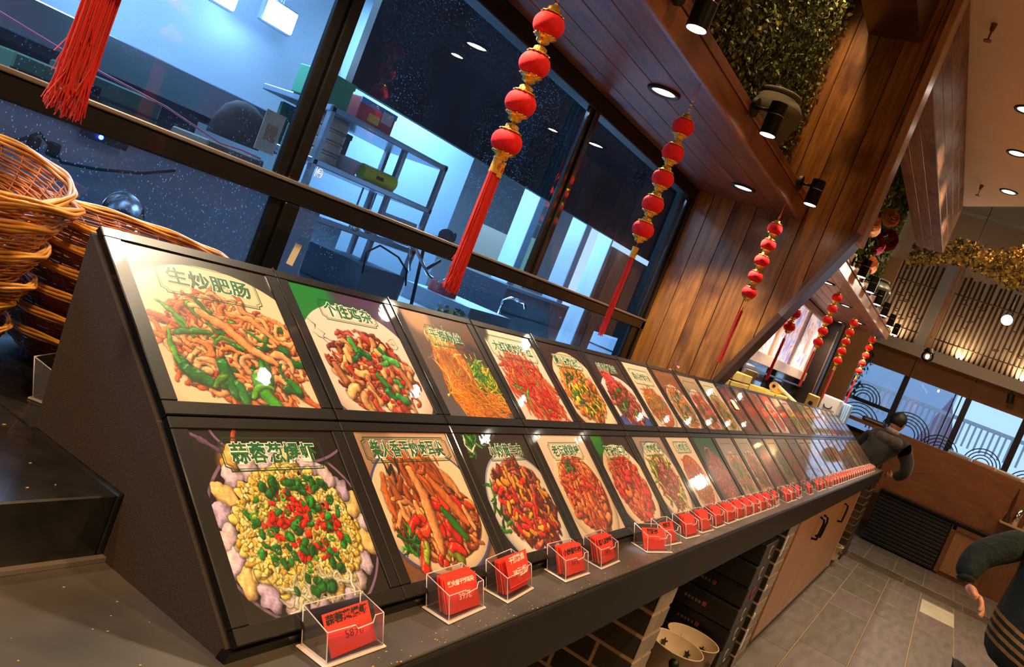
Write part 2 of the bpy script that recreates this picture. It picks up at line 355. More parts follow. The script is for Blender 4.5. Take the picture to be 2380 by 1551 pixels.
# moss wall behind the ledge: backing plus thousands of small leaves
struct('wall_left_upper', G().box(-2,3.084,.60,.66,2.05,3.2).box(3.2,7.82,.59,.66,2.05,3.2), mat('moss_backing',(.012,.018,.006),.9))
def leaves(name,n,box,size,mats,label,cat,seed,flat=1,normal=(0,-1,0),shape=None):
    r=np.random.default_rng(seed); c=np.stack([r.uniform(a,b,n) for a,b in box],1)
    if shape is not None: c=shape(c,r)
    n=len(c); s=size*r.uniform(.5,1.2,n)
    d=r.normal(0,1,(n,3)); d/=np.linalg.norm(d,axis=1)[:,None]
    nn=np.array(normal)+.9*r.normal(0,.6,(n,3)); nn/=np.linalg.norm(nn,axis=1)[:,None]
    u=np.cross(d,nn); u/=np.linalg.norm(u,axis=1)[:,None]+1e-9; v=np.cross(nn,u)
    V=np.stack([c-u*s[:,None],c-v*(s*.55)[:,None]+nn*(s*.25)[:,None],c+u*s[:,None],c+v*(s*.55)[:,None]+nn*(s*.25)[:,None]],1).reshape(-1,3)
    me=bpy.data.meshes.new(name); me.vertices.add(4*n); me.vertices.foreach_set('co',V.ravel())
    me.loops.add(4*n); me.loops.foreach_set('vertex_index',np.arange(4*n)); me.polygons.add(n); me.polygons.foreach_set('loop_start',np.arange(0,4*n,4)); me.polygons.foreach_set('loop_total',np.full(n,4))
    for m in mats: me.materials.append(m)
    me.polygons.foreach_set('material_index',r.integers(0,len(mats),n)); me.update(); me.validate()
    o=bpy.data.objects.new(name,me); COL.objects.link(o); props(o,label,cat,kind='stuff'); return o
ML=[mat('moss_a',(.16,.19,.03),.6),mat('moss_b',(.07,.10,.018),.6),mat('moss_c',(.30,.32,.09),.6),mat('moss_d',(.025,.04,.01),.7)]
leaves('moss_wall_foliage',26000,((.9,3.07),(.50,.60),(2.08,3.18)),.013,ML,'dense green artificial foliage on the wall above the wooden ledge','foliage',3)
ML2=[mat('moss_e',(.30,.36,.03),.6),mat('moss_f',(.20,.26,.03),.6),mat('moss_g',(.38,.42,.06),.6)]
leaves('moss_wall_foliage',11000,((3.3,7.1),(.50,.58),(2.2,3.19)),.03,ML2,'bright yellow-green foliage wall beyond the plank wing wall','foliage',4)

# counter: long dark stone worktop with fascia, raised ledge, piers, cabinets
ct=thing('counter_worktop','long dark stone counter top with a deep front edge running away from the camera','counter',(0,0,.72))
for i,(a,b) in enumerate(((-1.6,-.4),(-.4,.362),(.362,1.9),(1.9,4.1),(4.1,6.2),(6.2,7.85))):
    G().rbox(a+.0006,b-.0006,-.085,.86,.80,.84,.0015).build('slab',STONE,ct)
G().rbox(-1.6,7.85,-.091,-.055,.725,.836,.003).build('front_edge',EDGE,ct)
G().box(-1.6,7.85,-.05,.89,.725,.799).build('underside',BLACKM,ct)
lb=thing('raised_ledge','raised black stone ledge at the back of the counter under the windows','ledge',(0,.5,.84))
for a,b in ((-1.6,-.012),(-.012,1.2),(1.2,3.3),(3.3,5.4),(5.4,7.8)):
    G().rbox(a+.0006,b-.0006,.2225,.853,.842,.921,.002).build('ledge_slab',STONE2,lb)
G().box(-1.6,-.002,.214,.2225,.8405,.846).build('sealant_bead',mat('clear_sealant',(.16,.13,.11),.3,coat=.5),lb)
# ---------------------------------------------------------------- food pictures (painted prints, one small image made per board)
def paint(W,H,c,seed):
    r=np.random.default_rng(seed); img=np.zeros((H,W,3),np.float32)
    yy,xx=np.mgrid[0:H,0:W].astype(np.float32); U=(xx+.5)/W; V=1-(yy+.5)/H; asp=W/H
    def nz(f,amp):
        o=np.zeros((H,W),np.float32)
        for k in range(7):
            a=r.uniform(0,6.28); g=f*r.uniform(.6,1.6); o+=np.sin((U*math.cos(a)+V/asp*math.sin(a))*g+r.uniform(0,6.28))
        return o*amp/2.6
    WX,WY=nz(70,.0042)+nz(190,.0014),nz(70,.0042)+nz(190,.0014); TX=1+nz(240,.045)+nz(90,.06)
    b0,b1=np.array(c['bg'][0]),np.array(c['bg'][1]); t=(V*.75+U*.25)[...,None]; img[:]=b0*(1-t)+b1*t
    for (cx,cy,rr,col) in c.get('blobs',[]):
        d=((U-cx)**2+((V-cy)/1.05)**2)**.5; a=np.clip((rr-d)/(rr*.35),0,1)[...,None]; img[:]=img*(1-a)+np.array(col)*a
    def ell(cx,cy,rx,ry,col,soft=.01):
        d=(((U-cx)/rx)**2+((V-cy)/ry)**2)**.5; a=np.clip((1-d)/soft,0,1)[...,None]; img[:]=img*(1-a)+np.array(col)*a; return d
    for (cx,cy,rx,ry,col,rim) in c.get('plates',[]):
        ell(cx+.01,cy-.02,rx*1.02,ry*1.02,np.array(b0)*.5,.08)
        if rim is not None: ell(cx,cy,rx,ry,rim); rx-=.018; ry-=.018
        d=ell(cx,cy,rx,ry,col)
        sh=np.clip((d-.82)/.18,0,1)*(d<1); img[:]*=(1-.16*sh*np.clip(.5-(V-cy)/ry,0,1))[...,None]
    def piece(pts,w,col,hl=.5,taper=True):
        pts=np.array(pts,np.float32); m=w*1.3
        x0=max(int((pts[:,0].min()-m)*W),0);x1=min(int((pts[:,0].max()+m)*W)+2,W);y0=max(int((1-pts[:,1].max()-m*asp)*H),0);y1=min(int((1-pts[:,1].min()+m*asp)*H)+2,H)
        if x1<=x0 or y1<=y0: return
        u=U[y0:y1,x0:x1]+WX[y0:y1,x0:x1]; v=V[y0:y1,x0:x1]/asp+WY[y0:y1,x0:x1]; best=np.full(u.shape,9e9,np.float32); off=np.zeros_like(u)
        P=pts.copy(); P[:,1]/=asp; n=len(P)-1
        for i in range(n):
            a,b=P[i],P[i+1]; ab=b-a; L2=ab@ab+1e-9; s=np.clip(((u-a[0])*ab[0]+(v-a[1])*ab[1])/L2,0,1)
            dx=u-(a[0]+s*ab[0]); dy=v-(a[1]+s*ab[1]); q=(i+s)/n; ww=w*(.55+.45*np.sin(np.pi*np.clip(q,.05,.95))) if taper else w
            d=np.sqrt(dx*dx+dy*dy)/ww; k=d<best; best[k]=d[k]; off[k]=((-dx*.55+dy*.83)/ww)[k]
        inside=best<1
        if not inside.any(): return
        prof=np.sqrt(np.clip(1-best*best,0,1)); lit=.42+.42*prof+.30*off
        s=np.clip((1-best)*w*W*.7,0,1)*inside
        reg=img[y0:y1,x0:x1]; sh=np.clip((1.45-best)/.45,0,1)*(.30 if w>.012 else .13); reg[:]=reg*(1-sh[...,None])
        cc=np.array(col,np.float32)*(lit*TX[y0:y1,x0:x1])[...,None]*1.30
        sp=np.clip((off+(TX[y0:y1,x0:x1]-1)*2-.28)*4,0,1)*np.clip((off*-1+.66)*6,0,1)*prof*hl*1.3*c.get('gl',.7); cc=cc+(1-cc)*np.clip(sp,0,.9)[...,None]*.75
        reg=img[y0:y1,x0:x1]; reg[:]=reg*(1-s[...,None])+np.clip(cc,0,1)*s[...,None]
    def bez(x,y,L,a,cv):
        p0=np.array([x-L/2*math.cos(a),y-L/2*math.sin(a)*asp]);p2=np.array([x+L/2*math.cos(a),y+L/2*math.sin(a)*asp]);n=np.array([-math.sin(a),math.cos(a)*asp])*cv*L;p1=(p0+p2)/2+n
        return [(1-t)**2*p0+2*t*(1-t)*p1+t*t*p2 for t in np.linspace(0,1,6)]
    for (cx,cy,rx,ry,col) in c.get('soup',[]):
        d=ell(cx,cy,rx,ry,col,.05); k=np.clip((1-d)/.12,0,1); img[:]*= (1-.25*(k*(1-k)*4))[...,None]
    def layer(L):
        cx,cy,rx,ry,n,kind,sz,cols=L[:8]; o=L[8] if len(L)>8 else {}
        n=int(n*c.get('dens',1)); it=[]
        while len(it)<n:
            a,q=r.uniform(0,2*math.pi),math.sqrt(r.uniform(o.get('r0',0),1)); it.append((cx+rx*q*math.cos(a),cy+ry*q*math.sin(a)*(1 if math.sin(a)<0 else o.get('top',1))))
        it.sort(key=lambda p:-p[1]+r.normal(0,.06))
        for (x,y) in it:
            col=np.array(cols[r.integers(len(cols))])*r.uniform(.82,1.12); s=sz*r.uniform(.7,1.3)
            dark=1-.35*max(0,(cy-y)/ry)*0; col=np.clip(col*dark,0,1)
            if kind=='k':
                a0=r.uniform(0,6.28); sp_=r.uniform(1.8,4.2); e=r.uniform(.5,1); piece([(x+s*1.1*math.cos(a0+t),y+s*1.1*e*math.sin(a0+t)*asp) for t in np.linspace(0,sp_,7)],s*.36,col)
            elif kind=='f': piece(bez(x,y,s*r.uniform(1.2,2.2),r.uniform(0,3.14),r.normal(0,.25)),s*.55,col,.8,False)
            elif kind=='s': piece(bez(x,y,s*r.uniform(3,6)*o.get('len',1),r.normal(o.get('ang',0),o.get('spread',1.5)),r.normal(0,.35)),s*.42,col)
            elif kind=='b': piece(bez(x,y,s*1.2,r.uniform(0,3.14),r.normal(0,.3)),s*.62,col,.5,False)
            elif kind=='d': piece(bez(x,y,s*.5,r.uniform(0,3.14),0),s*.45,col,.4,False)
            elif kind=='r': piece([(x+s*.5*math.cos(t),y+s*.42*math.sin(t)*asp) for t in np.linspace(0,6.0,8)],s*.17,col,.4,False)
    for L in c.get('layers',[]): layer(L)
    for (pts,w,col) in c.get('strokes',[]): piece(pts,w,col,.25)
    for L in c.get('post',[]): layer(L)
    for (pts,w,col) in c.get('strokes2',[]): piece(pts,w,col,.5)
    if c.get('plaque') is not None:
        u0,u1,v0,v1=c['plaque']; col=np.array(c.get('pcol',(.05,.30,.14))); th=.0035; nn=.03
        for k in (0,.013):
            a0,a1,c0,c1=u0+k,u1-k,v0+k,v1-k
            pl=[(a0+nn,c0),(a1-nn,c0),(a1-nn,c0+nn*.6),(a1,c0+nn),(a1,c1-nn),(a1-nn,c1-nn*.6),(a1-nn,c1),(a0+nn,c1),(a0+nn,c1-nn*.6),(a0,c1-nn),(a0,c0+nn),(a0+nn,c0+nn*.6),(a0+nn,c0)]
            for i in range(12): 
                A,B=np.array(pl[i]),np.array(pl[i+1]); x0,x1=sorted((A[0],B[0])); y0,y1=sorted((A[1],B[1])); ab=B-A; s=np.clip(((U-A[0])*ab[0]+(V-A[1])*ab[1])/(ab@ab+1e-9),0,1)
                d=np.hypot(U-(A[0]+s*ab[0]),V-(A[1]+s*ab[1])); q=np.clip((th*(1 if k==0 else .5)-d)/.002+.5,0,1)[...,None]; img[:]=img*(1-q)+col*q
    img*= (1+r.normal(0,.012,(H,W,1))); return np.clip(img,0,1)
def print_mat(name,W,H,c,seed):
    a=paint(W,H,c,seed)**1.12*.86; im=bpy.data.images.new(name,W,H); px=np.ones((H,W,4),np.float32); px[...,:3]=a[::-1]; im.pixels.foreach_set(px.ravel()); im.pack()
    m,t,b=nt(name); ti=t.nodes.new('ShaderNodeTexImage'); ti.image=im; ti.extension='EXTEND'
    t.links.new(ti.outputs[0],b.inputs['Base Color']); b.inputs['Roughness'].default_value=.35; b.inputs['Coat Weight'].default_value=1; b.inputs['Coat Roughness'].default_value=.03; b.inputs['Coat IOR'].default_value=1.45
    nz=t.nodes.new('ShaderNodeTexNoise'); nz.inputs['Scale'].default_value=9; bp=t.nodes.new('ShaderNodeBump'); bp.inputs['Strength'].default_value=.05; bp.inputs['Distance'].default_value=.003
    t.links.new(nz.outputs[0],bp.inputs['Height']); t.links.new(bp.outputs[0],b.inputs['Coat Normal'])
    return m
CR=(.97,.86,.72); WH=(.93,.88,.82); GY=(.30,.26,.24); DK=(.05,.045,.045)
OR=[(.95,.48,.20),(.90,.55,.30),(.93,.62,.36),(.85,.38,.14)]; RD=[(.80,.16,.06),(.62,.12,.06),(.88,.30,.10),(.50,.14,.08)]
BR=[(.50,.20,.09),(.62,.28,.13),(.38,.13,.06),(.72,.40,.20)]; GN=[(.06,.42,.12),(.20,.60,.16),(.03,.30,.10)]; YL=[(.98,.84,.36),(.95,.74,.28),(1,.90,.50)]
PL=(.20,.84,.72,.93)
U1=dict(bg=(GY,(.14,.12,.11)),plates=[(.52,.36,.74,.58,CR,None)],gl=.8,plaque=(.16,.86,.70,.94),blobs=[(0,.95,.3,(.20,.18,.17))],
  layers=[(.54,.34,.47,.34,150,'s',.05,[(.93,.50,.24),(.88,.42,.18),(.70,.30,.10)],{'top':1.0}),(.54,.36,.45,.34,170,'k',.060,[(.94,.56,.32),(.97,.64,.42),(.91,.50,.24),(.98,.72,.52),(.88,.44,.20)],{'top':1.0}),(.54,.36,.44,.34,20,'f',.055,[(.10,.50,.12),(.30,.62,.12),(.05,.40,.12)]),(.56,.40,.42,.33,60,'k',.055,[(.96,.62,.38),(.93,.54,.28),(.98,.72,.50)]),(.5,.3,.4,.25,30,'d',.026,[(.80,.15,.04),(.55,.18,.05)]),(.50,.22,.36,.16,8,'f',.064,[(.10,.52,.14),(.25,.62,.12),(.06,.45,.16)]),(.5,.4,.42,.34,14,'s',.04,[(.35,.65,.12),(.15,.5,.12)],{'len':.8})],
  strokes2=[([(.34,.60),(.50,.52),(.62,.38),(.78,.30)],.036,(.96,.62,.38)),([(.55,.62),(.72,.60),(.86,.46)],.024,(.95,.60,.36))])
U2=dict(bg=((.40,.36,.42),(.30,.22,.34)),blobs=[(.10,.95,.36,(.03,.52,.22)),(.85,.92,.28,(.33,.20,.38))],plates=[(.5,.36,.62,.52,(.95,.86,.80),None)],plaque=(.22,.80,.73,.90),gl=.6,
  layers=[(.52,.33,.42,.34,260,'k',.040,[(.60,.20,.10),(.72,.32,.16),(.45,.13,.07),(.80,.42,.22)],{'top':.9}),(.52,.3,.38,.3,70,'f',.052,[(.86,.55,.32),(.70,.26,.13),(.90,.66,.42)]),(.5,.35,.36,.28,10,'f',.05,[(.05,.45,.22),(.25,.62,.25)]),(.52,.28,.3,.2,20,'d',.03,[(.80,.10,.04)])],
  strokes=[([(.03,.72),(.10,.66),(.08,.62)],.004,(.2,.2,.35)),([(.05,.60),(.18,.50)],.004,(.2,.2,.35)),([(.10,.63),(.16,.60),(.12,.56),(.20,.55)],.004,(.2,.2,.35)),([(.82,.62),(.90,.66),(.93,.58),(.85,.55),(.82,.62)],.003,(.35,.35,.4)),([(.84,.60),(.90,.60)],.003,(.35,.35,.4)),([(.87,.63),(.87,.56)],.003,(.35,.35,.4))])
U3=dict(bg=((.40,.38,.42),(.42,.24,.12)),blobs=[(.2,.97,.22,(.75,.55,.35)),(.85,.62,.16,(.20,.15,.2)),(.78,.33,.28,(.55,.62,.10))],plaque=(.25,.80,.68,.88),gl=.5,
  layers=[(.78,.35,.20,.24,120,'s',.03,[(.45,.65,.10),(.80,.75,.15),(.15,.5,.12)],{}),(.42,.38,.20,.36,420,'s',.022,[(.95,.50,.08),(.98,.62,.15),(.90,.42,.05),(1,.75,.30)],{'ang':1.45,'spread':.18,'len':2.6,'top':1}),(.60,.14,.34,.14,160,'s',.022,[(.95,.50,.08),(.98,.62,.15)],{'ang':-.5,'spread':.4,'len':2.2}),(.38,.76,.15,.07,80,'s',.018,[(1,.86,.50),(.98,.78,.40)],{'ang':1.5,'spread':.5})],
  strokes=[([(.66,.62),(.74,.72),(.84,.64),(.74,.55),(.66,.60)],.012,(.45,.05,.06))])
U4=dict(bg=((.93,.82,.74),(.97,.90,.82)),blobs=[(.02,1,.16,(.10,.14,.10)),(.98,1,.14,(.10,.14,.10))],plaque=(.06,.94,.68,.93),layers=[(.50,.36,.37,.33,260,'s',.044,[(.88,.32,.12),(.82,.22,.08),(.94,.48,.24),(.90,.40,.2)],{'ang':-1,'spread':.5,'len':1.4}),(.5,.36,.33,.3,40,'s',.04,[(.80,.08,.03)],{}),(.5,.36,.32,.3,9,'s',.03,[(.35,.62,.12)],{})],soup=[(.50,.36,.38,.34,(.85,.20,.06))])
U5=dict(bg=((.28,.10,.09),(.20,.05,.05)),plates=[(.55,.38,.60,.54,CR,None)],plaque=(.15,.88,.70,.88),layers=[(.5,.38,.42,.34,300,'f',.050,[(.95,.60,.15),(.90,.45,.12),(.97,.70,.28),(.92,.5,.2)],{}),(.5,.36,.38,.3,60,'s',.034,GN,{'len':.7}),(.5,.36,.3,.25,14,'b',.04,[(.9,.8,.1)])])
U6=dict(bg=((.22,.20,.24),(.16,.13,.15)),plates=[(.5,.30,.62,.42,(.95,.88,.86),None),(.5,.0,.6,.18,(.25,.35,.65),None)],layers=[(.5,.32,.42,.30,300,'f',.044,[(.62,.20,.14),(.80,.36,.26),(.45,.12,.08),(.85,.45,.35)],{}),(.38,.66,.16,.12,50,'s',.035,[(.92,.16,.18),(.95,.40,.38)],{}),(.5,.3,.36,.24,10,'b',.05,GN)])
U7=dict(bg=((.95,.84,.74),(.93,.84,.76)),plaque=(.12,.88,.66,.90),plates=[(.5,.3,.48,.36,WH,None)],soup=[(.5,.3,.42,.31,(.90,.42,.10))],layers=[(.5,.33,.36,.28,260,'s',.03,[(.85,.42,.15),(.78,.30,.10),(.9,.55,.25),(.5,.6,.15)],{})])
def generic(pal,bg,plate,extra=None,soup=None,seed=0):
    d=dict(bg=bg,plates=[(.5,.34,.50,.42,plate,extra)],layers=[(.5,.36,.40,.34,190,'s',.045,pal,{}),(.5,.34,.34,.28,16,'b',.05,GN)],plaque=(.15,.85,.70,.90))
    if soup: d['soup']=[(.5,.34,.42,.34,soup)]
    return d
U=[U1,U2,U3,U4,U5,U6,U7,
 generic([(.90,.55,.30),(.93,.66,.42),(.80,.50,.2)],((.45,.25,.2),(.5,.28,.2)),WH,soup=(.92,.55,.28)),
 generic([(.85,.30,.12),(.75,.22,.08),(.9,.45,.2)],((.55,.48,.4),(.8,.7,.6)),WH),
 generic([(.85,.60,.25),(.7,.65,.2),(.92,.55,.2)],(CR,(.95,.88,.78)),WH),
 dict(bg=((.18,.08,.09),(.30,.10,.12)),layers=[(.5,.65,.45,.3,120,'s',.05,[(.70,.12,.22),(.85,.5,.5),(.4,.2,.15)],{}),(.6,.3,.45,.3,120,'s',.06,BR,{})]),
 dict(bg=((.50,.20,.08),(.35,.08,.08)),layers=[(.5,.45,.5,.5,200,'s',.05,[(.85,.42,.16),(.78,.34,.12),(.6,.3,.18)],{'ang':-1,'spread':.4}),(.3,.85,.3,.12,30,'b',.06,[(.8,.65,.45)])]),
 dict(bg=((.55,.35,.2),(.6,.5,.5)),plates=[(.5,.35,.5,.5,WH,None)],layers=[(.5,.5,.42,.42,170,'s',.05,[(.88,.25,.10),(.92,.18,.10),(.8,.4,.15)],{})]),
 dict(bg=((.75,.3,.25),(.88,.12,.12)),plates=[(.5,.35,.55,.5,(.95,.9,.88),None)],layers=[(.5,.4,.36,.38,120,'s',.05,[(.90,.22,.12),(.93,.4,.25)],{})]),
 dict(bg=((.25,.15,.2),(.35,.2,.3)),layers=[(.5,.5,.45,.45,170,'s',.055,[(.80,.10,.18),(.45,.18,.15),(.75,.45,.3)],{})]),
 generic([(.80,.66,.35),(.72,.58,.25)],((.9,.75,.7),(.92,.75,.72)),(.85,.78,.5),soup=(.85,.72,.35)),
 generic([(.70,.25,.12),(.95,.7,.1),(.5,.2,.1)],((.35,.25,.18),(.4,.35,.25)),(.5,.3,.2)),
 generic([(.80,.72,.45),(.9,.8,.5)],((.3,.3,.25),(.6,.55,.4)),(.8,.75,.55)),
 generic([(.93,.62,.34),(.9,.7,.42)],((.85,.6,.4),(.8,.6,.4)),(.9,.7,.5)),
 generic([(.93,.55,.25),(.9,.6,.32)],((.5,.4,.3),(.8,.65,.5)),(.9,.72,.55)),
 generic(OR,((.6,.4,.25),(.7,.5,.35)),(.9,.6,.4)),
 generic(RD,((.4,.15,.12),(.5,.25,.2)),(.6,.3,.2)),
 generic(BR,((.35,.3,.25),(.4,.35,.3)),(.6,.5,.4)),
 generic([(.7,.3,.25),(.85,.6,.5)],((.3,.2,.18),(.6,.5,.45)),(.75,.7,.65)),
 generic(RD,((.4,.3,.25),(.3,.15,.1)),(.8,.7,.6))]
clams=[]
for k in range(22):
    a=k*2*math.pi/22; clams.append((.50+.47*math.cos(a),.41+.40*math.sin(a)))
L1=dict(bg=(DK,(.07,.06,.065)),plates=[(.5,.42,.56,.52,(.12,.10,.12),(.58,.46,.62)),(.62,1.02,.5,.24,(.05,.045,.05),(.55,.42,.58))],gl=.7,plaque=(.16,.86,.76,.95),
  blobs=[(.24,.80,.14,(.92,.66,.34))],strokes=[([(.0,.98),(.4,.72)],.016,(.42,.30,.46)),([(.16,.74),(.22,.88)],.05,(.95,.72,.38)),([(.25,.92),(.28,.99)],.02,(.75,.30,.12))]
   +[([(x-.03*math.cos(i*1.0),y-.035),(x+.035*math.cos(i*1.1),y+.035)],.075,((.86,.78,.88),(.84,.76,.80),(.78,.70,.84),(.92,.78,.52))[(i*7)%4]) for i,(x,y) in enumerate(clams) if True],
  soup=[])
L1['post']=[(.50,.40,.40,.34,400,'f',.040,[(.97,.84,.42),(.98,.88,.50),(.93,.76,.32),(1,.90,.58)],{'top':1.1}),(.50,.41,.39,.34,1100,'d',.022,[(.98,.88,.48),(1,.93,.62),(.94,.78,.34)],{'top':1.1}),(.5,.10,.26,.07,46,'s',.022,[(.88,.88,.78),(.80,.80,.66)],{}),(.52,.46,.30,.24,60,'d',.034,[(.90,.12,.05),(.95,.22,.10)]),(.46,.52,.14,.10,34,'d',.034,[(.92,.14,.06)]),(.50,.42,.36,.30,60,'d',.036,[(.05,.42,.14),(.12,.56,.18)]),(.52,.44,.34,.28,26,'r',.032,[(.06,.46,.16),(.25,.66,.25)]),(.56,.66,.26,.05,26,'d',.036,[(.05,.44,.15)]),(.5,.10,.22,.03,8,'d',.045,[(.05,.44,.15)])]
L2=dict(bg=((.50,.32,.22),(.88,.74,.62)),blobs=[(.2,.9,.2,(.66,.54,.46))],plates=[(.52,.44,.60,.48,CR,(.30,.36,.60))],plaque=(.05,.96,.78,.96),gl=.9,soup=[(.52,.34,.47,.28,(.40,.14,.05))],
  strokes=[([(.18,.80),(.20,.70),(.25,.76),(.24,.64)],.012,(.12,.14,.20)),([(.31,.82),(.30,.70)],.012,(.12,.14,.20)),([(.74,.82),(.76,.74)],.012,(.80,.20,.12))],
  layers=[(.52,.34,.43,.26,150,'k',.058,[(.62,.26,.10),(.76,.38,.16),(.48,.16,.06),(.86,.52,.28)]),(.52,.46,.34,.24,70,'s',.072,[(.80,.42,.18),(.70,.32,.12),(.88,.58,.34),(.56,.22,.08)],{'ang':-1.1,'spread':.6,'len':.9}),(.50,.66,.16,.12,22,'s',.06,[(.82,.46,.20),(.74,.34,.12)],{'ang':-1.2,'spread':.4}),(.54,.36,.40,.24,16,'f',.048,[(.86,.12,.04),(.92,.25,.08)]),(.14,.26,.10,.10,16,'s',.03,GN,{'len':.7}),(.5,.14,.3,.05,6,'f',.06,[(.55,.62,.12),(.86,.14,.05)]),(.5,.34,.42,.26,18,'d',.03,[(.9,.75,.4)])],
  strokes2=[([(.60,.42),(.74,.20)],.038,(.10,.48,.10)),([(.42,.72),(.46,.52),(.44,.30),(.42,.16)],.052,(.90,.60,.36)),([(.58,.66),(.72,.46),(.82,.30)],.046,(.80,.44,.18)),([(.84,.42),(.88,.26)],.03,(.90,.62,.40))])
L3=dict(bg=((.08,.07,.08),(.16,.11,.12)),plates=[(.56,.34,.56,.50,WH,(.60,.66,.80))],plaque=(.28,.90,.76,.92),layers=[(.06,.95,.14,.10,40,'s',.03,GN,{}),(.55,.36,.40,.34,420,'f',.040,[(.50,.12,.06),(.66,.20,.10),(.34,.08,.04),(.78,.40,.28)],{'top':1.15}),(.55,.36,.36,.3,60,'f',.042,[(.86,.12,.04),(.92,.6,.15)]),(.12,.4,.1,.2,12,'s',.03,GN,{})],soup=[])
L3['strokes']=[([(.06,.98),(.02,.90),(.08,.84),(.16,.90)],.012,(.85,.82,.72))]
L4=dict(bg=((.95,.85,.76),(.90,.80,.72)),plates=[(.5,.38,.5,.5,CR,None)],plaque=(.18,.84,.74,.92),soup=[(.52,.40,.42,.40,(.84,.20,.05))],layers=[(.5,.40,.38,.36,300,'f',.048,[(.90,.36,.12),(.82,.24,.08),(.94,.52,.26)],{}),(.55,.22,.25,.16,50,'f',.072,[(.92,.52,.22),(.88,.42,.16)]),(.42,.66,.10,.06,26,'d',.03,GN),(.5,.4,.34,.34,40,'d',.03,[(.85,.08,.03)])])
L5=dict(bg=((.30,.18,.2),(.22,.12,.13)),blobs=[(.12,.95,.22,(.10,.55,.12))],plates=[(.5,.40,.56,.50,CR,None)],plaque=(.2,.84,.72,.90),layers=[(.5,.38,.40,.36,400,'f',.044,[(.86,.26,.09),(.78,.16,.06),(.93,.46,.20),(.9,.36,.2)],{'top':1.1}),(.5,.3,.35,.25,40,'b',.06,[(.92,.45,.15),(.85,.12,.05)])])
L6=dict(bg=((.55,.46,.44),(.7,.6,.55)),plates=[(.5,.40,.54,.54,CR,(.40,.45,.70))],plaque=(.18,.84,.74,.93),layers=[(.5,.38,.36,.32,240,'s',.036,[(.55,.18,.10),(.80,.26,.12),(.40,.15,.08),(.85,.5,.3)],{'top':1.1}),(.5,.4,.40,.34,30,'s',.04,[(.75,.78,.2),(.4,.6,.2)],{'r0':.6})])
L7=dict(bg=((.90,.82,.72),(.92,.84,.76)),plates=[(.5,.34,.50,.42,CR,None)],plaque=(.2,.84,.76,.93),soup=[(.5,.36,.42,.38,(.93,.45,.08))],layers=[(.5,.34,.36,.30,240,'s',.034,[(.80,.42,.22),(.88,.55,.32),(.85,.25,.10),(.6,.6,.2)],{'top':1.0})])
Lw=[L1,L2,L3,L4,L5,L6,L7,
 dict(bg=((.35,.30,.30),(.05,.38,.22)),plates=[(.5,.34,.52,.44,(.38,.34,.35),None)],layers=[(.5,.36,.40,.36,200,'s',.045,[(.72,.36,.24),(.82,.46,.32),(.6,.25,.15)],{})]),
 generic([(.85,.5,.3),(.5,.6,.2),(.8,.3,.2)],((.7,.62,.58),(.62,.55,.52)),(.85,.78,.72)),
 generic([(.88,.40,.16),(.80,.25,.12),(.5,.5,.15)],((.6,.55,.5),(.75,.7,.62)),CR),
 generic(RD,((.35,.32,.3),(.35,.35,.33)),(.55,.3,.2)),
 generic([(.80,.60,.40),(.7,.62,.3)],((.6,.55,.48),(.72,.65,.52)),(.8,.7,.5)),
 generic([(.82,.50,.18),(.8,.35,.12)],((.35,.28,.2),(.5,.42,.3)),(.6,.35,.15)),
 generic([(.75,.45,.3),(.6,.35,.2)],((.35,.3,.3),(.5,.45,.45)),(.7,.66,.66)),
 generic([(.80,.38,.20),(.7,.28,.14)],((.6,.5,.45),(.75,.68,.58)),(.75,.6,.5)),
 generic([(.85,.58,.30)],((.6,.5,.4),(.75,.66,.52)),(.85,.7,.5)),
 generic([(.75,.45,.2),(.7,.6,.3)],((.5,.45,.35),(.65,.6,.45)),(.75,.65,.5)),
 generic([(.8,.4,.2)],((.4,.3,.25),(.8,.6,.4)),(.8,.5,.3))]+[generic([OR,BR,RD,YL][k%4],((.4,.3,.22),(.7,.55,.4)),(.75,.62,.48)) for k in range(7)]
# ---------------------------------------------------------------- sloping menu stand and its boards
CW=.30; NB=25
BZ=.8534; MY,MZ=.2134,1.0202; TY,TZ=.4388,1.1796
st=thing('menu_display_stand','long wedge-shaped black stand with a brown fabric end panel holding two rows of menu boards','display stand',(0,0,.84))
prof=[(.004,.8402),(0,.8500),(MY,MZ-.004),(TY,TZ-.004),(.4145,.9215),(.2216,.9215),(.2216,.8402)]
G().prism([(y+.006 if i<2 else y,z-.006 if 1<i<4 else z) for i,(y,z) in enumerate(prof)],0,.006,NB*CW-.006).build('carcass',BLACKM,st)
G().prism(prof,0,-.004,.006).build('end_panel',FABRIC,st,label='brown woven-look end panel')
G().prism(prof,0,NB*CW-.006,NB*CW+.004).build('end_panel',FABRIC,st)
G().prism([(-.002,.8402),(.012,.8402),(.008,.8533),(-.004,.8533)],0,-.006,NB*CW+.004).build('plinth_strip',BLACK,st)
DIV=mat('polished_strip',(.55,.52,.5),.15,metal=1)
for k in range(1,13):
    n=Vector((0,-(TZ-MZ),(TY-MY))).normalized()*.0128; G().add([(k*CW-.0012,MY+n.y,MZ+n.z),(k*CW+.0004,MY+n.y,MZ+n.z),(k*CW+.0004,TY+n.y,TZ+n.z),(k*CW-.0012,TY+n.y,TZ+n.z),(k*CW-.0004,TY,TZ+.002),(k*CW-.0004,MY,MZ+.002)],[(0,1,2,3),(3,4,5,0)]).build('divider_strip',DIV,st)
def fr_mesh(h):
    g=G(); w=CW-.0016; t=.011; u0,u1,v0,v1=.024,w-.022,.070*h,.935*h
    g.rbox(0,w,0,v0,0,t,.0012).rbox(0,w,v1,h-.0016,0,t,.0012).rbox(0,u0,v0,v1,0,t,.0012).rbox(u1,w,v0,v1,0,t,.0012)
    return g.mesh('board_frame',BLACK),(u0,u1,v0,v1)
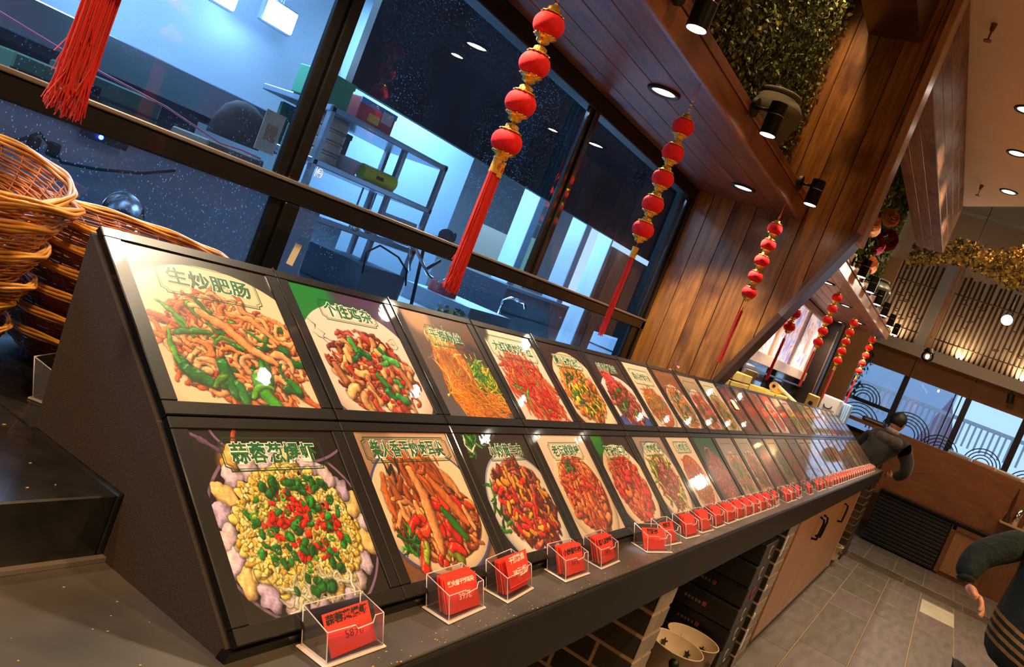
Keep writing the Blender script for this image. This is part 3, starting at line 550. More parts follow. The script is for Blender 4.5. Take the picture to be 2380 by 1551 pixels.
hl=math.hypot(MY,MZ-BZ); hu=math.hypot(TY-MY,TZ-MZ)
ml,rl=fr_mesh(hl); mu,ru=fr_mesh(hu)
def picmesh(r):
    u0,u1,v0,v1=r; me=bpy.data.meshes.new('printed_picture'); me.from_pydata([(u0-.001,v0-.001,.0085),(u1+.001,v0-.001,.0085),(u1+.001,v1+.001,.0085),(u0-.001,v1+.001,.0085)],[],[(0,1,2,3)])
    uv=me.uv_layers.new(); 
    for i,c in enumerate(((0,0),(1,0),(1,1),(0,1))): uv.data[i].uv=c
    return me
TG=mat('title_green',(.008,.11,.04),.35,coat=.5); TH=mat('title_halo',(.88,.84,.72),.35,coat=.5)
TU=['生炒肥肠','个性鸡杂','干捞粉丝','大红椒炒猪肚','腊八豆炒油渣','农家小炒腊牛肉','跳水豆炒黄牛肉','','','','']
TL=['蒜蓉葱爆虾','柴火香干炒卤耳尖','小炒黄牛肉','老坛跳跳蛙','猪肝炒腰花','小炒蝴蝶头','小炒胗肉','','','','']
DU=['peach-coloured pork strips with green peppers on cream','dark chicken bits, pen doodles and a green corner','a tall block of golden noodles','orange-red strips on a plain cream ground','orange pieces with chopped greens under a dark red corner','reddish meat with a pink prawn-like top','an orange stew, seventh from the near end','a pale orange soup with a brown top edge','a red-orange stir-fry with a grey-cream top','a green-and-orange stir-fry on pure cream','a dark red-purple print carrying a yellow sticker']
DLs=['yellow garlic with red and green dice ringed by clams','brown strips and one green bean in a blue-rimmed bowl','dark red shredded beef in a white bowl with a black corner','red soup of orange frog pieces topped with chopped green','red-orange liver slices with a bright green top corner','dark meat in a blue-rimmed plate with lime slices','brown strips in orange soup on a cream ground','pinkish meat in a grey bowl under a green top','a greyish print just past the green-topped one','an orange stir-fry, tenth from the near end','a dark red dish, eleventh from the near end']
ORD=['first','second','third','fourth','fifth','sixth','seventh','eighth','ninth','tenth','eleventh','twelfth','thirteenth','fourteenth','fifteenth','sixteenth','seventeenth','eighteenth','nineteenth','twentieth','twenty-first','twenty-second','twenty-third','twenty-fourth','twenty-fifth']
def board(k,row):
    up=row=='upper'; h=hu if up else hl; A=Vector((k*CW,MY,MZ) if up else (k*CW,0,BZ)); b=Vector((0,TY-MY,TZ-MZ) if up else (0,MY,MZ-BZ)).normalized()
    n=Vector((1,0,0)).cross(b)
    D=(DU if up else DLs)[k] if k<11 else None
    lab=('%s-row menu board showing %s'%(row,D)) if D else ('%s menu board from the near end in the %s row'%(ORD[k],row))
    t=thing('menu_board',lab,'menu board',A,'menu boards in the %s row'%row)
    M=Matrix((Vector((1,0,0)),b,n)).transposed().to_4x4(); M.translation=A; t.matrix_world=M
    o=bpy.data.objects.new('board_frame',mu if up else ml); COL.objects.link(o); o.parent=t
    cfg=(U if up else Lw)[k]; W=[(620,560),(460,420),(360,320),(300,280),(240,220),(200,180),(180,160)][k] if k<7 else ((150,140) if k<11 else (90,84))
    if not up and k<4: W=(int(W[0]*1.25),int(W[1]*1.25))
    pm=picmesh(ru if up else rl); pm.materials.append(print_mat('menu_print_%s_%d'%(row,k),W[0],W[1],cfg,100+k+(50 if up else 0)))
    o=bpy.data.objects.new('printed_picture',pm); COL.objects.link(o); o.parent=t
    s=(TU if up else TL)[k] if k<11 else ''
    if s:
        pl=cfg.get('plaque',(.15,.85,.72,.9)); r=ru if up else rl; cx=r[0]+(r[1]-r[0])*(pl[0]+pl[1])/2; cy=r[2]+(r[3]-r[2])*(pl[2]+pl[3])/2
        wd_=(r[1]-r[0])*(pl[1]-pl[0])*.80; sz=.030 if len(s)<6 else .031; adv=sz*1.0*len(s); sx=min(1.25,wd_*1.08/adv)
        text('title_halo',s,sz,TH,t,(cx,cy,.0088),offset=.0017,sx=sx,ext=.0001); text('title_lettering',s,sz,TG,t,(cx,cy,.0091),offset=.0006,sx=sx,ext=.0001)
    if up and k==10: G().box(.10,.17,.13,.18,.0125,.0132).build('x',mat('cream_label',(.93,.86,.55),.4),None).parent=t; t.children[-1].name='paper_label'
    return t
for k in range(NB): board(k,'upper'); board(k,'lower')

# ---------------------------------------------------------------- acrylic card holders and price cards on the counter
HW,HD,HH=.104,.040,.046
def holder_master():
    t=thing('card_holder','x','card holder',(0,0,0))
    g=G(); F=.037; B=.043; sh=lambda q: [(x,y+.44*z,z) for (x,y,z) in q]; L_=.036
    front=[(0,0,0.002),(HW,0,.002),(HW,0,F),(HW*.84,0,F),(HW*.80,0,F*.80),(HW*.52,0,F*.76),(HW*.48,0,F*.88),(0,0,F*.90)]
    g.add(sh(front),[(0,1,2,3,4,5,6,7)])
    g.add(sh([(0,0,.002),(0,HD,.002),(0,HD,B),(0,0,F*.9)]),[(0,1,2,3)]); g.add(sh([(HW,0,.002),(HW,HD,.002),(HW,HD,B),(HW,0,F)]),[(0,1,2,3)])
    g.add(sh([(0,HD,.002),(HW,HD,.002),(HW,HD,B),(0,HD,B)]),[(0,1,2,3)]); g.add([(0,0,.003),(HW,0,.003),(HW,HD,.003),(0,HD,.003)],[(0,1,2,3)])
    g.build('acrylic_box',ACRYL,t)
    e=G(); r=.00075
    e.tube(sh([front[0]]+front[:0:-1]+[(HW,0,.002)][:0]+[]),r,5,smooth=False)
    e.tube(sh([(HW,0,.002),(HW,0,F)]),r,5).tube(sh([(0,0,F*.9),(0,HD,B),(HW,HD,B),(HW,0,F)]),r,5,smooth=False).tube(sh([(0,HD,.002),(0,HD,B)]),r,5).tube(sh([(HW,HD,.002),(HW,HD,B)]),r,5)
    e.rbox(-.005,HW+.003,-.003,.004,0,.0018,.0006).rbox(-.006,.001,-.003,HD+.004,0,.0018,.0006); e.tube([(-.005,-.002,.001),(HW+.003,-.002,.001),(HW+.003,HD+.004,.001),(-.005,HD+.004,.001)],.0011,5,True,smooth=False); e.build('acrylic_edges',ACRE,t)
    return t
def card_master():
    o=G().rbox(-.033,.033,-.0004,.0004,0,.054,.0002).build('price_card',[REDC],None); return o
HM=holder_master(); CM=card_master()
HX=[(.100,0),(.355,3),(.526,6),(.746,0),(.916,2),(1.196,-14),(1.329,-4),(1.504,-3),(1.657,-2),(1.81,0),(1.953,0),(2.086,0),(2.21,0),(2.33,0),(2.447,0),(2.575,0),(2.731,4),(2.96,0),(3.091,0),(3.271,3),(3.567,0),(3.86,0),(4.02,0),(4.25,-3),(4.465,0),(4.585,0),(4.74,0),(4.86,0),(4.98,0),(5.1,0),(5.25,0),(5.37,0),(5.49,0),(5.65,0),(5.79,0),(5.95,0),(6.1,0),(6.28,0),(6.45,0),(6.62,0),(6.82,0),(7.0,0),(7.2,0)]
INFO={0:('one handwritten card priced 58',1,'蒜蓉葱爆虾','58元',0),1:('a stack of printed cards priced 39',6,'柴火香干炒耳尖','39元',1),2:('its front card pulled up',7,'干捞粉丝','38元/份',1),3:('a dark-lettered stack leaning back',5,'小炒黄牛肉','59元',0),4:('a handwritten stack beside the gap',6,'腊八豆炒蛙','50元',0),5:('a single card, turned aside',1,'猪肝炒','',0),6:('a lone card at its left side',1,'炒腰花','',0)}
INKD=mat('black_marker',(.02,.012,.012),.5); INKW=mat('cream_print',(.90,.72,.60),.5)
for i,(x,rz) in enumerate(HX):
    h=HM if i==0 else dup(HM); y=-.052-.006*min(i/20,1)
    h.location=(x,y,.8403); h.rotation_euler=(0,0,math.radians(rz))
    d=INFO.get(i); nm=('next to the near end' if i==0 else '%s from the near end'%(ORD[i] if i<25 else None)) if i<25 else None
    if d: lab='card holder %s with %s'%(nm,d[0])
    elif i<25: lab='clear holder packed with red cards, %s of the counter'%nm
    else: lab='far red-filled card holder, %s from the far end of the row'%(ORD[len(HX)-1-i] if i<len(HX)-1 else 'last, first')
    props(h,lab,'card holder','card holders along the counter front' if i<25 else 'card holders at the far end of the row')
    hn=ORD[i] if i<25 else ORD[len(HX)-1-i]+'-from-the-far-end'
    n=d[1] if d else (4 if i<16 else 2)
    Rz=Matrix.Rotation(math.radians(rz),4,'Z')
    for q in range(n):
        c=CM if (i==0 and q==0) else CM.copy()
        if c is not CM: COL.objects.link(c)
        yy=HD*.18+q*(HD*.42/max(n,3)); lift=.012 if (i==2 and q==0) else 0; xo=HW*.56 if not d else (HW*.54 if i not in(5,6) else HW*.38)
        px=Vector((xo+.004*RG.uniform(-1,1)*(n>1)-(.006*q/max(n,1)),yy,.0042+lift)); wp=Matrix.Translation((x,y,.8403))@Rz@px
        c.location=wp; c.rotation_euler=(math.radians((-42 if i==0 else -35)+q*.8),0,math.radians(rz+RG.uniform(-2,2)*(n>1)+(3 if i==0 else 0)))
        if i==0: c.scale=(1.36,1,.90)
        if q==0: lab='red price card at the front of the %s card holder'%(hn)
        else: lab='red price cards standing behind the front card in the %s holder'%(hn)
        grp='cards in the %s holder'%(hn)
        props(c,lab,'price card',('front price cards' if i>=25 and q==0 else grp) if (q>0 or i>=25) else 'front price cards')
        if q==0 and d:
            ink=INKW if d[4] else INKD
            text('lettering',d[2],.0135 if len(d[2])<6 else .0088,ink,c,(0,-.0007,.044),(math.radians(90),0,0),offset=.0004,sx=.90,spacing=.95)
            if d[3]: text('lettering',d[3],.0135,ink,c,(.004,-.0007,.021),(math.radians(90),0,0),offset=.0002 if d[4] else -.0002)
            if len([1 for _ in c.children])>1 and i in (1,2): pass
    if d is None and False: pass
h=dup(HM); h.location=(.060,.475,.9213); h.rotation_euler=(0,0,math.radians(28)); h.scale=(.9,.9,1.3)
props(h,'empty clear card holder left on the raised ledge behind the stand','card holder')
# rusty crumbs and dried seeds lying on the counter
g=G()
for i in range(420):
    if i%3: x=RG.uniform(.15,3.2); y=-.058-.028*RG.random()**.6; z=.8402
    elif i%3==0 and i%2: x=RG.uniform(-.6,-.03); y=RG.uniform(-.05,.2); z=.8402
    else: x=RG.uniform(-.5,-.02); y=RG.uniform(.24,.7); z=.9212
    s=RG.uniform(.0005,.0014); a=RG.uniform(0,3.1); l=s*RG.uniform(1,2.6)
    g.box(x-l*.6,x+l*.6,y-s*.5,y+s*.5,z,z+s*.6)
g.build('crumbs',mat('golden_crumb',(.62,.36,.06),.45),None,label='golden food crumbs scattered over the stone counter and ledge',cat='crumbs',kind='stuff')

# ---------------------------------------------------------------- lantern strings
CAPP=[(.0015,.0155),(.0035,.015),(.004,.0125),(.0085,.0120),(.0125,.0095),(.0130,.004),(.015,.002),(.0205,-.0005),(.0215,-.0035),(.018,-.0015),(.012,-.001)]
capm=G().lathe(CAPP,36,rf=lambda i,a:1+(.10 if i>=7 else .05)*math.cos(12*a)).mesh('gold_cap',GOLD)
bm_=G(); bp=[]
for i in range(13):
    th=math.pi*i/12; rr=.0305*math.sin(th)**.62; bp.append((max(rr,.0008),.0225*math.cos(th)))
ballm=bm_.lathe(bp[::-1],32,rf=lambda i,a:1+.012*math.cos(20*a)).mesh('lantern_ball',RED)
beadm=G().ball((0,0,0),.0042,None,.0036,10).mesh('gold_bead',GOLD)
def tassel_mesh(L,w,seed,n=90,fray=.35):
    r=random.Random(seed); g=G()
    for i in range(n):
        a=r.uniform(0,6.28); q=math.sqrt(r.random())*w; x,y=q*math.cos(a),q*math.sin(a)*.7; l=L*r.uniform(1-fray,1) if r.random()<.35 else L*r.uniform(.9,1)
        ph=r.uniform(0,6); am=r.uniform(.0004,.0015); P=[]
        for k in range(9):
            t=k/8; e=1+.25*t; P.append((x*e+am*math.sin(ph+t*7)*t+(.004*r.gauss(0,1) if k==8 else 0),y*e+am*math.cos(ph+t*6)*t,-l*t))
        g.tube(P,.00075,3,caps=False)
    return g.mesh('tassel_threads',REDT)
tasA=[tassel_mesh(.245,.0095,s,130) for s in (1,2)]; tasB=tassel_mesh(.235,.0095,5,100)
def lantern(name,x,y,ztop,zb,nb,ztail,lab,top='wire',tas=0,sway=0,dz=.0735,detail=True,knot=False):
    t=thing('lantern_string',lab,'hanging lanterns',(x,y,zb),'strings of little red lanterns hung along the counter')
    def put(nm,me,z,flip=False,sc_=1):
        o=bpy.data.objects.new(nm,me); COL.objects.link(o); o.parent=t; o.location=(sway*(zb-z),0,z-zb); 
        if flip: o.rotation_euler=(math.pi,0,0)
        if sc_!=1: o.scale=(sc_,)*3
        return o
    g=G().tube([(0,0,ztop-zb),(.0,0,.03),(sway*-.0,0,0),(sway*dz*nb,0,-dz*nb)],.0008,5)
    o=bpy.data.objects.new('cord',g.mesh('cord',REDT if not knot else REDT)); COL.objects.link(o); o.parent=t
    for k in range(nb):
        z=zb-k*dz; put('lantern_ball',ballm,z); put('gold_cap',capm,z+.0235); put('gold_cap',capm,z-.0235,True); put('gold_bead',beadm,z-.5*dz if k<nb-1 else z-.036)
    if top=='chain':
        for k in range(5): put('gold_bead',beadm,zb+.040+k*.011,sc_=.8)
    if top=='knot':
        g=G()
        for k in range(8):
            a=k*math.pi/4; g.tube([(0,0,.05),(.010*math.cos(a),.002,.05+.012*math.sin(a)),(.013*math.cos(a+.4),0,.05+.015*math.sin(a+.4)),(0,0,.05)],.0011,5)
        o=bpy.data.objects.new('knot',g.mesh('knot',REDT)); COL.objects.link(o); o.parent=t
    zt=ztail
    if tas<2:
        offs=((-.0085,0),(.0085,-.004)) if tas==0 else ((0,0),)
        for j,(ox,oz) in enumerate(offs):
            g=G().cyl((0,0,0),(0,0,-.030),.0088,n=16).cyl((0,0,.001),(0,0,-.003),.0094,n=16).cyl((0,0,-.026),(0,0,-.0305),.0094,n=16)
            o=g.build('tassel_band',mat('gold_band',(.80,.42,.06),.35,metal=.3),None); o.parent=t; o.location=(ox+sway*(zb-zt),0,zt-zb+oz)
            rg=G().tube([(.0045*math.cos(a),-.0092,-.015+.0055*math.sin(a)) for a in np.linspace(0,6.28,13)[:-1]],.0006,4,True).tube([(-.003,-.0093,-.013),(.003,-.0093,-.017)],.0006,4).tube([(-.003,-.0093,-.017),(.003,-.0093,-.013)],.0006,4)
            q=rg.build('band_emblem',mat('band_red',(.42,.03,.01),.5),None); q.parent=o
            q=bpy.data.objects.new('tassel_threads',tasA[j] if tas==0 else tasB); COL.objects.link(q); q.parent=t; q.location=(ox+sway*(zb-zt),0,zt-zb-.028+oz)
    else:
        q=bpy.data.objects.new('tassel_threads',tasB); COL.objects.link(q); q.parent=t; q.location=(sway*(zb-zt),0,zt-zb-.02); q.rotation_euler=(0,math.radians(4),0)
        q=bpy.data.objects.new('tassel_threads',tasB); COL.objects.link(q); q.parent=t; q.location=(sway*(zb-zt)-.012,0,zt-zb-.02); q.scale=(.35,.35,.9)
        g=G()
        for k in range(7):
            a=k*.9; g.tube([(0,0,0),(.012*math.cos(a),0,.008*math.sin(a)),(.006*math.cos(a+1),.003,-.012)],.0011,4)
        q=g.build('ribbon_bow',mat('orange_ribbon',(.88,.16,.03),.5),None); q.parent=t; q.location=(sway*(zb-zt),0,zt-zb-.012)
    return t
lantern('a',-.126,.371,2.06,1.70,4,1.575,'nearest red lantern string, only its long frayed red tassel in view at top left',tas=0)
lantern('b',.684,.371,1.98,1.775,4,1.512,'large red lantern string with four balls and a twin gold-banded tassel',top='chain',tas=0,sway=.045,dz=.0765)
lantern('c',1.470,.371,2.0,1.848,5,1.502,'red lantern string with five balls hanging before the last glass pane',top='chain',tas=1,sway=.03)
lantern('d',2.752,.371,2.0,1.862,5,1.527,'red lantern string against the plank wall, with an orange knot on top',top='knot',tas=2,sway=.04,dz=.069)
lantern('e',3.757,.371,1.98,1.86,5,1.52,'red lantern string half hidden by the slanted edge of the plank wall',tas=2,top='knot')
lantern('f',4.72,.371,2.0,1.883,5,1.545,'red lantern string in front of the bright poster panel corner',tas=2,top='knot')
lantern('g',5.785,.371,2.0,1.859,5,1.52,'red lantern string in front of the brown post beyond the poster panel',tas=1,top='knot')
lantern('h',7.19,.371,2.0,1.89,5,1.55,'farthest and smallest red lantern string, before the bright blue window',tas=1,top='knot')

# ---------------------------------------------------------------- wicker baskets
def basket_mesh(seed,R=.150,r0=.085,h=.085):
    r=random.Random(seed); gw=G(); gr=G(); gb=G()
    n=25
    for k in range(n):
        t=(k+.5)/n; rad=r0+(R-r0)*t**.75; z=h*t; ph=r.uniform(0,6)
        gw.tube([((rad+.0022*math.sin(14*a+ (k%2)*math.pi))*math.cos(a),(rad+.0022*math.sin(14*a+(k%2)*math.pi))*math.sin(a),z+.0016*math.sin(3*a+ph)) for a in np.linspace(0,2*math.pi,57)[:-1]],.00165,4,True)
    for k in range(28):
        a=2*math.pi*k/28; gw.tube([((r0+(R-r0)*t**.75)*math.cos(a+.25*t),(r0+(R-r0)*t**.75)*math.sin(a+.25*t),h*t) for t in np.linspace(0,1.06,6)],.0017,4)
    for k in range(5):
        rr=R+.0035*math.cos(k*1.25); zz=h+.004+.0042*math.sin(k*1.25)
        gr.tube([((rr+.0012*math.sin(9*a+k*1.3))*math.cos(a),(rr+.0012*math.sin(9*a+k*1.3))*math.sin(a),zz+.0015*math.cos(9*a+k*1.3)) for a in np.linspace(0,2*math.pi,65)[:-1]],.0029,5,True)
    for k in range(13):
        rr=r0*(k+.7)/13.4; gb.tube([(rr*math.cos(a),rr*math.sin(a),.002+.002*math.sin(8*a+k*math.pi)) for a in np.linspace(0,2*math.pi,33)[:-1]],.0030,4,True)
    for k in range(8):
        a=math.pi*k/8; gb.tube([(-r0*math.cos(a),-r0*math.sin(a),0.003),(r0*math.cos(a),r0*math.sin(a),.003)],.0022,4)
    return gw.mesh('weave',[WICK]),gr.mesh('rim',[WICKL]),gb.mesh('base',[WICK])
BM=[basket_mesh(s) for s in (1,2)]; BM2=[basket_mesh(7,.165,.10,.06)]
def basket(loc,rz,ms,lab,grp,tilt=(0,0),sc_=1,dark=False):
    t=thing('wicker_basket',lab,'basket',loc,grp); t.rotation_euler=(tilt[0],tilt[1],rz); t.scale=(sc_,)*3
    for nm,me in zip(('weave','rim','base'),ms):
        if dark and nm!='rim':
            me=me.copy(); me.materials.clear(); me.materials.append(WICKD)
        o=bpy.data.objects.new(nm,me); COL.objects.link(o); o.parent=t
BX,BY=-.075,.66
names=['topmost wicker basket of the near stack, its woven inside in view','second wicker basket from the top of the near stack, with frayed rim','third wicker basket down the near stack, with a thick golden rim','fourth wicker basket down the near stack, dark weave','fifth wicker basket down the near stack','sixth wicker basket down the near stack','bottom wicker basket of the near stack, resting on the black ledge']
zz=[1.112,1.086,1.054,1.018,.986,.955,.922]; rs=[1.0,1.03,1.0,.97,.88,.84,.82]
for i in range(7): basket((BX+.010*math.sin(i*2.1),BY+.008*math.cos(i*1.7),zz[i]),i*.8,BM[i%2],names[i],'wicker baskets in the near stack',((.17,-.10) if i==0 else (RG.uniform(-.05,.05),RG.uniform(-.05,.05))),rs[i])
for i in range(6):
    basket((.225+.006*math.sin(i*1.3),.675,1.092-.034*i),i*.6,BM2[0],('topmost' if i==0 else ORD[i])+(' shallow dark wicker basket of the stack hidden behind the menu stand' if i==0 else ' basket down the dark stack behind the menu stand'),'wicker baskets in the stack behind the menu stand',(0,0),.98-.02*i,True)
# ---------------------------------------------------------------- recessed downlights
def downlight(x,y,z,r,lab,grp,power=0,cone=110,ring=BLACKM,pz=None,rz=0):
    t=thing('recessed_downlight',lab,'ceiling light',(x,y,z),grp)
    G().lathe([(r*.72,-.001),(r*.74,-.007),(r*.98,-.009),(r*1.05,-.004),(r*1.05,.0)],28,(x,y,z)).build('trim_ring',ring,t)
    G().lathe([(0.0005,-.003),(r*.74,-.003)],24,(x,y,z)).build('lens',LAMPON,t)
    if power: lamp('SPOT',(x,y,z-.012),power,WARM2,.03,(0,0,0),cone,.6,name='downlight_beam')
OR2=['','second','third','fourth','fifth']
for i,(x,p) in enumerate(((-.50,10),(.572,26),(1.646,34),(2.71,32))):
    downlight(x,.545,1.98,.05,['round downlight in the wooden soffit above the basket stack','round downlight in the wooden soffit above the near menu boards','nearest visible round downlight in the wooden soffit','round downlight in the wooden soffit close to the plank wall'][i],'downlights in the near soffit',p)
for i,x in enumerate((3.87,4.943,5.973,7.01)):
    downlight(x,.50,1.98,.05,['downlight just past the plank wall in the far soffit','first visible downlight of the far soffit','middle downlight of the far soffit','last downlight of the far soffit, over the farthest lantern'][i],'downlights in the far soffit',30)
downlight(7.62,.74,1.98,.05,'extra downlight at the far inner corner of the far soffit','downlights in the far soffit',10)
for i,x in enumerate((4.62,5.42,6.36)):
    downlight(x,-.185,3.2,.062,'round downlight in the plaster ceiling, %s from the top right corner'%('first','second','third')[i],'downlights in the plaster ceiling',40,100)
for x,y in ((-2,-.4),(-.6,-.7),(.9,-1.3),(2.4,-1.9),(4.0,-1.8),(-2,-2.6),(0,-2.6),(2,-2.6),(4,-2.6)): lamp('SPOT',(x,y,3.17),60,WARM,.06,(0,0,0),125,.7,name='room_fill_spot')  # unseen spots added to fill the room; no fixtures modelled
for x,y in ((.9,.33),(1.9,.45),(2.75,.47)): lamp('SPOT',(x,y,3.1),16,WARM,.04,(math.radians(-4),0,0),110,.7,name='foliage_fill_spot')  # unseen spots added above to brighten the foliage
for x,y in ((7.6,-1.0),(9.0,-.6),(8.4,-2.4),(6.2,-2.4)): lamp('SPOT',(x,y,3.9 if x>7 else 3.1),60,WARM,.08,(0,0,0),130,.7,name='aisle_fill_spot')  # added fill spots over the far aisle, without fixtures
for i,(x,y) in enumerate(((3.62,.02),(6.37,.0))):
    t=thing('sprinkler_head','small brass fire sprinkler under the plaster ceiling, %s one'%('nearer','farther')[i],'sprinkler',(x,y,3.2),'ceiling sprinklers')
    G().cyl((x,y,3.2),(x,y,3.165),.014,.010,12).build('socket',mat('old_brass',(.20,.11,.05),.4,metal=.8),t)
    G().tube([(x-.012,y,3.165),(x-.014,y,3.145),(x-.004,y,3.12)],.003,5).tube([(x+.012,y,3.165),(x+.014,y,3.145),(x+.004,y,3.12)],.003,5).cyl((x,y,3.12),(x,y,3.115),.018,n=14).build('deflector',MATS['old_brass'],t)

# ---------------------------------------------------------------- black cylinder spotlights on the fascia
def spotlight(x,yf,z,lab,grp,power=0):
    t=thing('wall_spotlight',lab,'spotlight',(x,yf,z),grp)
    G().cyl((x,yf,z+.02),(x,yf-.012,z+.02),.030,n=24).build('wall_plate',BLACKM,t)
    G().tube([(x,yf-.01,z+.02),(x+.0,yf-.048,z+.022)],.0055,8).build('arm',BLACKM,t)
    cx=x+.012; cy=yf-.072; b=G().cyl((cx,cy,z+.052),(cx,cy,z-.05),.0265,n=24); b.build('lamp_barrel',mat('black_metal',(.012,.012,.012),.3,metal=.5),t)
    G().lathe([(.0268,0),(.0272,.001),(.0268,.002)],24,(cx,cy,z+.012)).build('groove_ring',CHROME,t)
    G().lathe([(.0005,0),(.0235,0)],20,(cx,cy,z-.0505)).build('lens',LAMPON,t)
    if power: lamp('SPOT',(cx,cy,z-.055),power,WARM2,.02,(0,0,0),75,.7,name='spotlight_beam')
for i,(x,z,p) in enumerate(((1.10,2.03,5),(1.885,2.045,5),(2.745,2.045,5))):
    spotlight(x,.352,z,['black cylinder spotlight at the top edge, before the ribbed jar','black cylinder spotlight in front of the large clay jar','black cylinder spotlight nearest the plank wall, above the knotted lantern'][i],'spotlights on the near fascia',p)
for i,x in enumerate((4.42,4.98,5.52,6.10,6.74,7.36)):
    spotlight(x,.318,2.06,'black spotlight in the row beyond the plank wall, %s of six'%ORD[i],'spotlights on the far fascia',2.5)
for i,x in enumerate((4.72,5.28,5.85,6.45,7.05)):
    t=thing('menu_tag','small white sign standing between far spotlights, %s of five'%ORD[i],'sign',(x,.42,2.076),'white signs on the far ledge')
    G().rbox(x-.005,x+.005,.36,.48,2.076,2.17,.003).build('sign_plate',mat('white_card',(.8,.72,.66),.6),t)
    G().box(x-.0062,x-.005,.40,.44,2.10,2.12).build('red_print',mat('dull_red',(.3,.05,.04),.6),t)
# ---------------------------------------------------------------- clay jars and flowers on the ledges
CLAY=mat('grey_green_clay',(.12,.105,.07),.75,nscale=60,namp=.25,bump=.4,map=(1,1,14))
def jar(x,y,z,R,H,lab,m=CLAY,ribs=True):
    t=thing('clay_jar',lab,'jar',(x,y,z))
    pf=[(.02,.0),(.52*R,0),(.60*R,.06*H),(.80*R,.35*H),(.98*R,.62*H),(1.0*R,.72*H),(.90*R,.83*H),(.68*R,.92*H)]
    if ribs:
        q=[]
        for k in range(26):
            s=k/25; r0=np.interp(s,[0,.1,.4,.68,.78,.9,1],[.52,.60,.82,.99,1.0,.86,.66]); q.append((R*(r0+(.012 if k%2 and s<.7 else 0)),.92*H*s))
        pf=q
    G().lathe(pf,40,(x,y,z)).build('jar_body',m,t)
    G().lathe([(.64*R,.92*H),(.72*R,.94*H),(.76*R,.97*H),(.72*R,H),(.62*R,H),(.58*R,.95*H),(.56*R,.80*H),(.0005,.78*H)],40,(x,y,z)).build('jar_rim',m,t)
    return t
jar(2.40,.452,2.076,.105,.21,'large rounded grey-green clay jar on the ledge before the foliage')
jar(1.335,.46,2.076,.10,.20,'ribbed dark clay jar cut by the top edge of the photo')
jar(6.65,.46,2.076,.14,.26,'dark green glazed vase beyond the plank wall holding the roses',mat('dark_vase',(.06,.065,.035),.35,nscale=12,namp=.3))
def rose(c,r,m,seed,lab,grp):
    rr=random.Random(seed); t=thing('silk_rose',lab,'flower',c,grp); g=G()
    for ring,(n,rad,op) in enumerate(((3,.22,-.2),(3,.38,.1),(4,.55,.4),(5,.78,.8),(6,1.0,1.2))):
        for k in range(n):
            a=2*math.pi*k/n+ring*.6; P=[]
            for i in range(4):
                for j in range(5):
                    b=a+(j-2)*.42*(1 if ring else .8); rad2=r*rad*(.30+.70*math.sin(i/3*1.5))*(1+.16*rr.random()); z=r*(1.0*i/3*math.cos(op*.75)-.35*(i/3)**2*max(op,0)+.10*rr.random()-.12*ring)
                    P.append((rad2*math.cos(b),rad2*math.sin(b),z))
            M=Vector((-.80,-.50,.22)).to_track_quat('Z','X').to_matrix().to_4x4()
            P=[tuple(M@Vector(p)+Vector(c)) for p in P]
            g.add(P,[(i*5+j,i*5+j+1,(i+1)*5+j+1,(i+1)*5+j) for i in range(3) for j in range(4)],0,True)
    g.build('petals',m,t); G().tube([c,(c[0]+(6.65-c[0])*.4,c[1]+.02,c[2]-.12),(6.65,.46,2.29)],.004,5).build('stem',LEAF,t)
PEACH=mat('peach_petal',(.85,.40,.20),.6); WINE=mat('wine_petal',(.30,.015,.035),.6)
for i,(c,r,m,l) in enumerate((((5.10,.42,2.44),.075,PEACH,'big peach rose nearest the plank wall edge'),((5.78,.42,2.66),.065,PEACH,'peach rose at the top of the bouquet'),((5.60,.42,2.42),.075,WINE,'wine red rose on the left of the dark pair'),((6.08,.42,2.56),.08,WINE,'wine red rose on the right of the dark pair'),((5.72,.42,2.29),.065,PEACH,'peach rose hanging low over the vase'),((5.95,.40,2.58),.04,WINE,'small wine bud under the top peach rose'))):
    rose(c,r,m,i,l,'silk roses in the dark vase')
def fol(c,r,n,sz,lab,seed,ms=(LEAF,)):
    def sh(p,rg): return p[np.linalg.norm((p-np.array(c))/np.array(r),axis=1)<1]
    leaves('leaf_spray',n,[(c[k]-r[k],c[k]+r[k]) for k in range(3)],sz,ms,lab,'leaves',seed,normal=(0,-1,.4),shape=sh)
DLF=mat('dark_leaf',(.03,.055,.018),.5)
fol((5.75,.47,2.42),(.42,.09,.17),700,.035,'dark green leaves of the rose bouquet above the vase',21,(LEAF,DLF))
fol((6.95,.46,2.14),(.25,.08,.07),160,.035,'leafy sprig right of the dark vase',22,(LEAF,DLF))

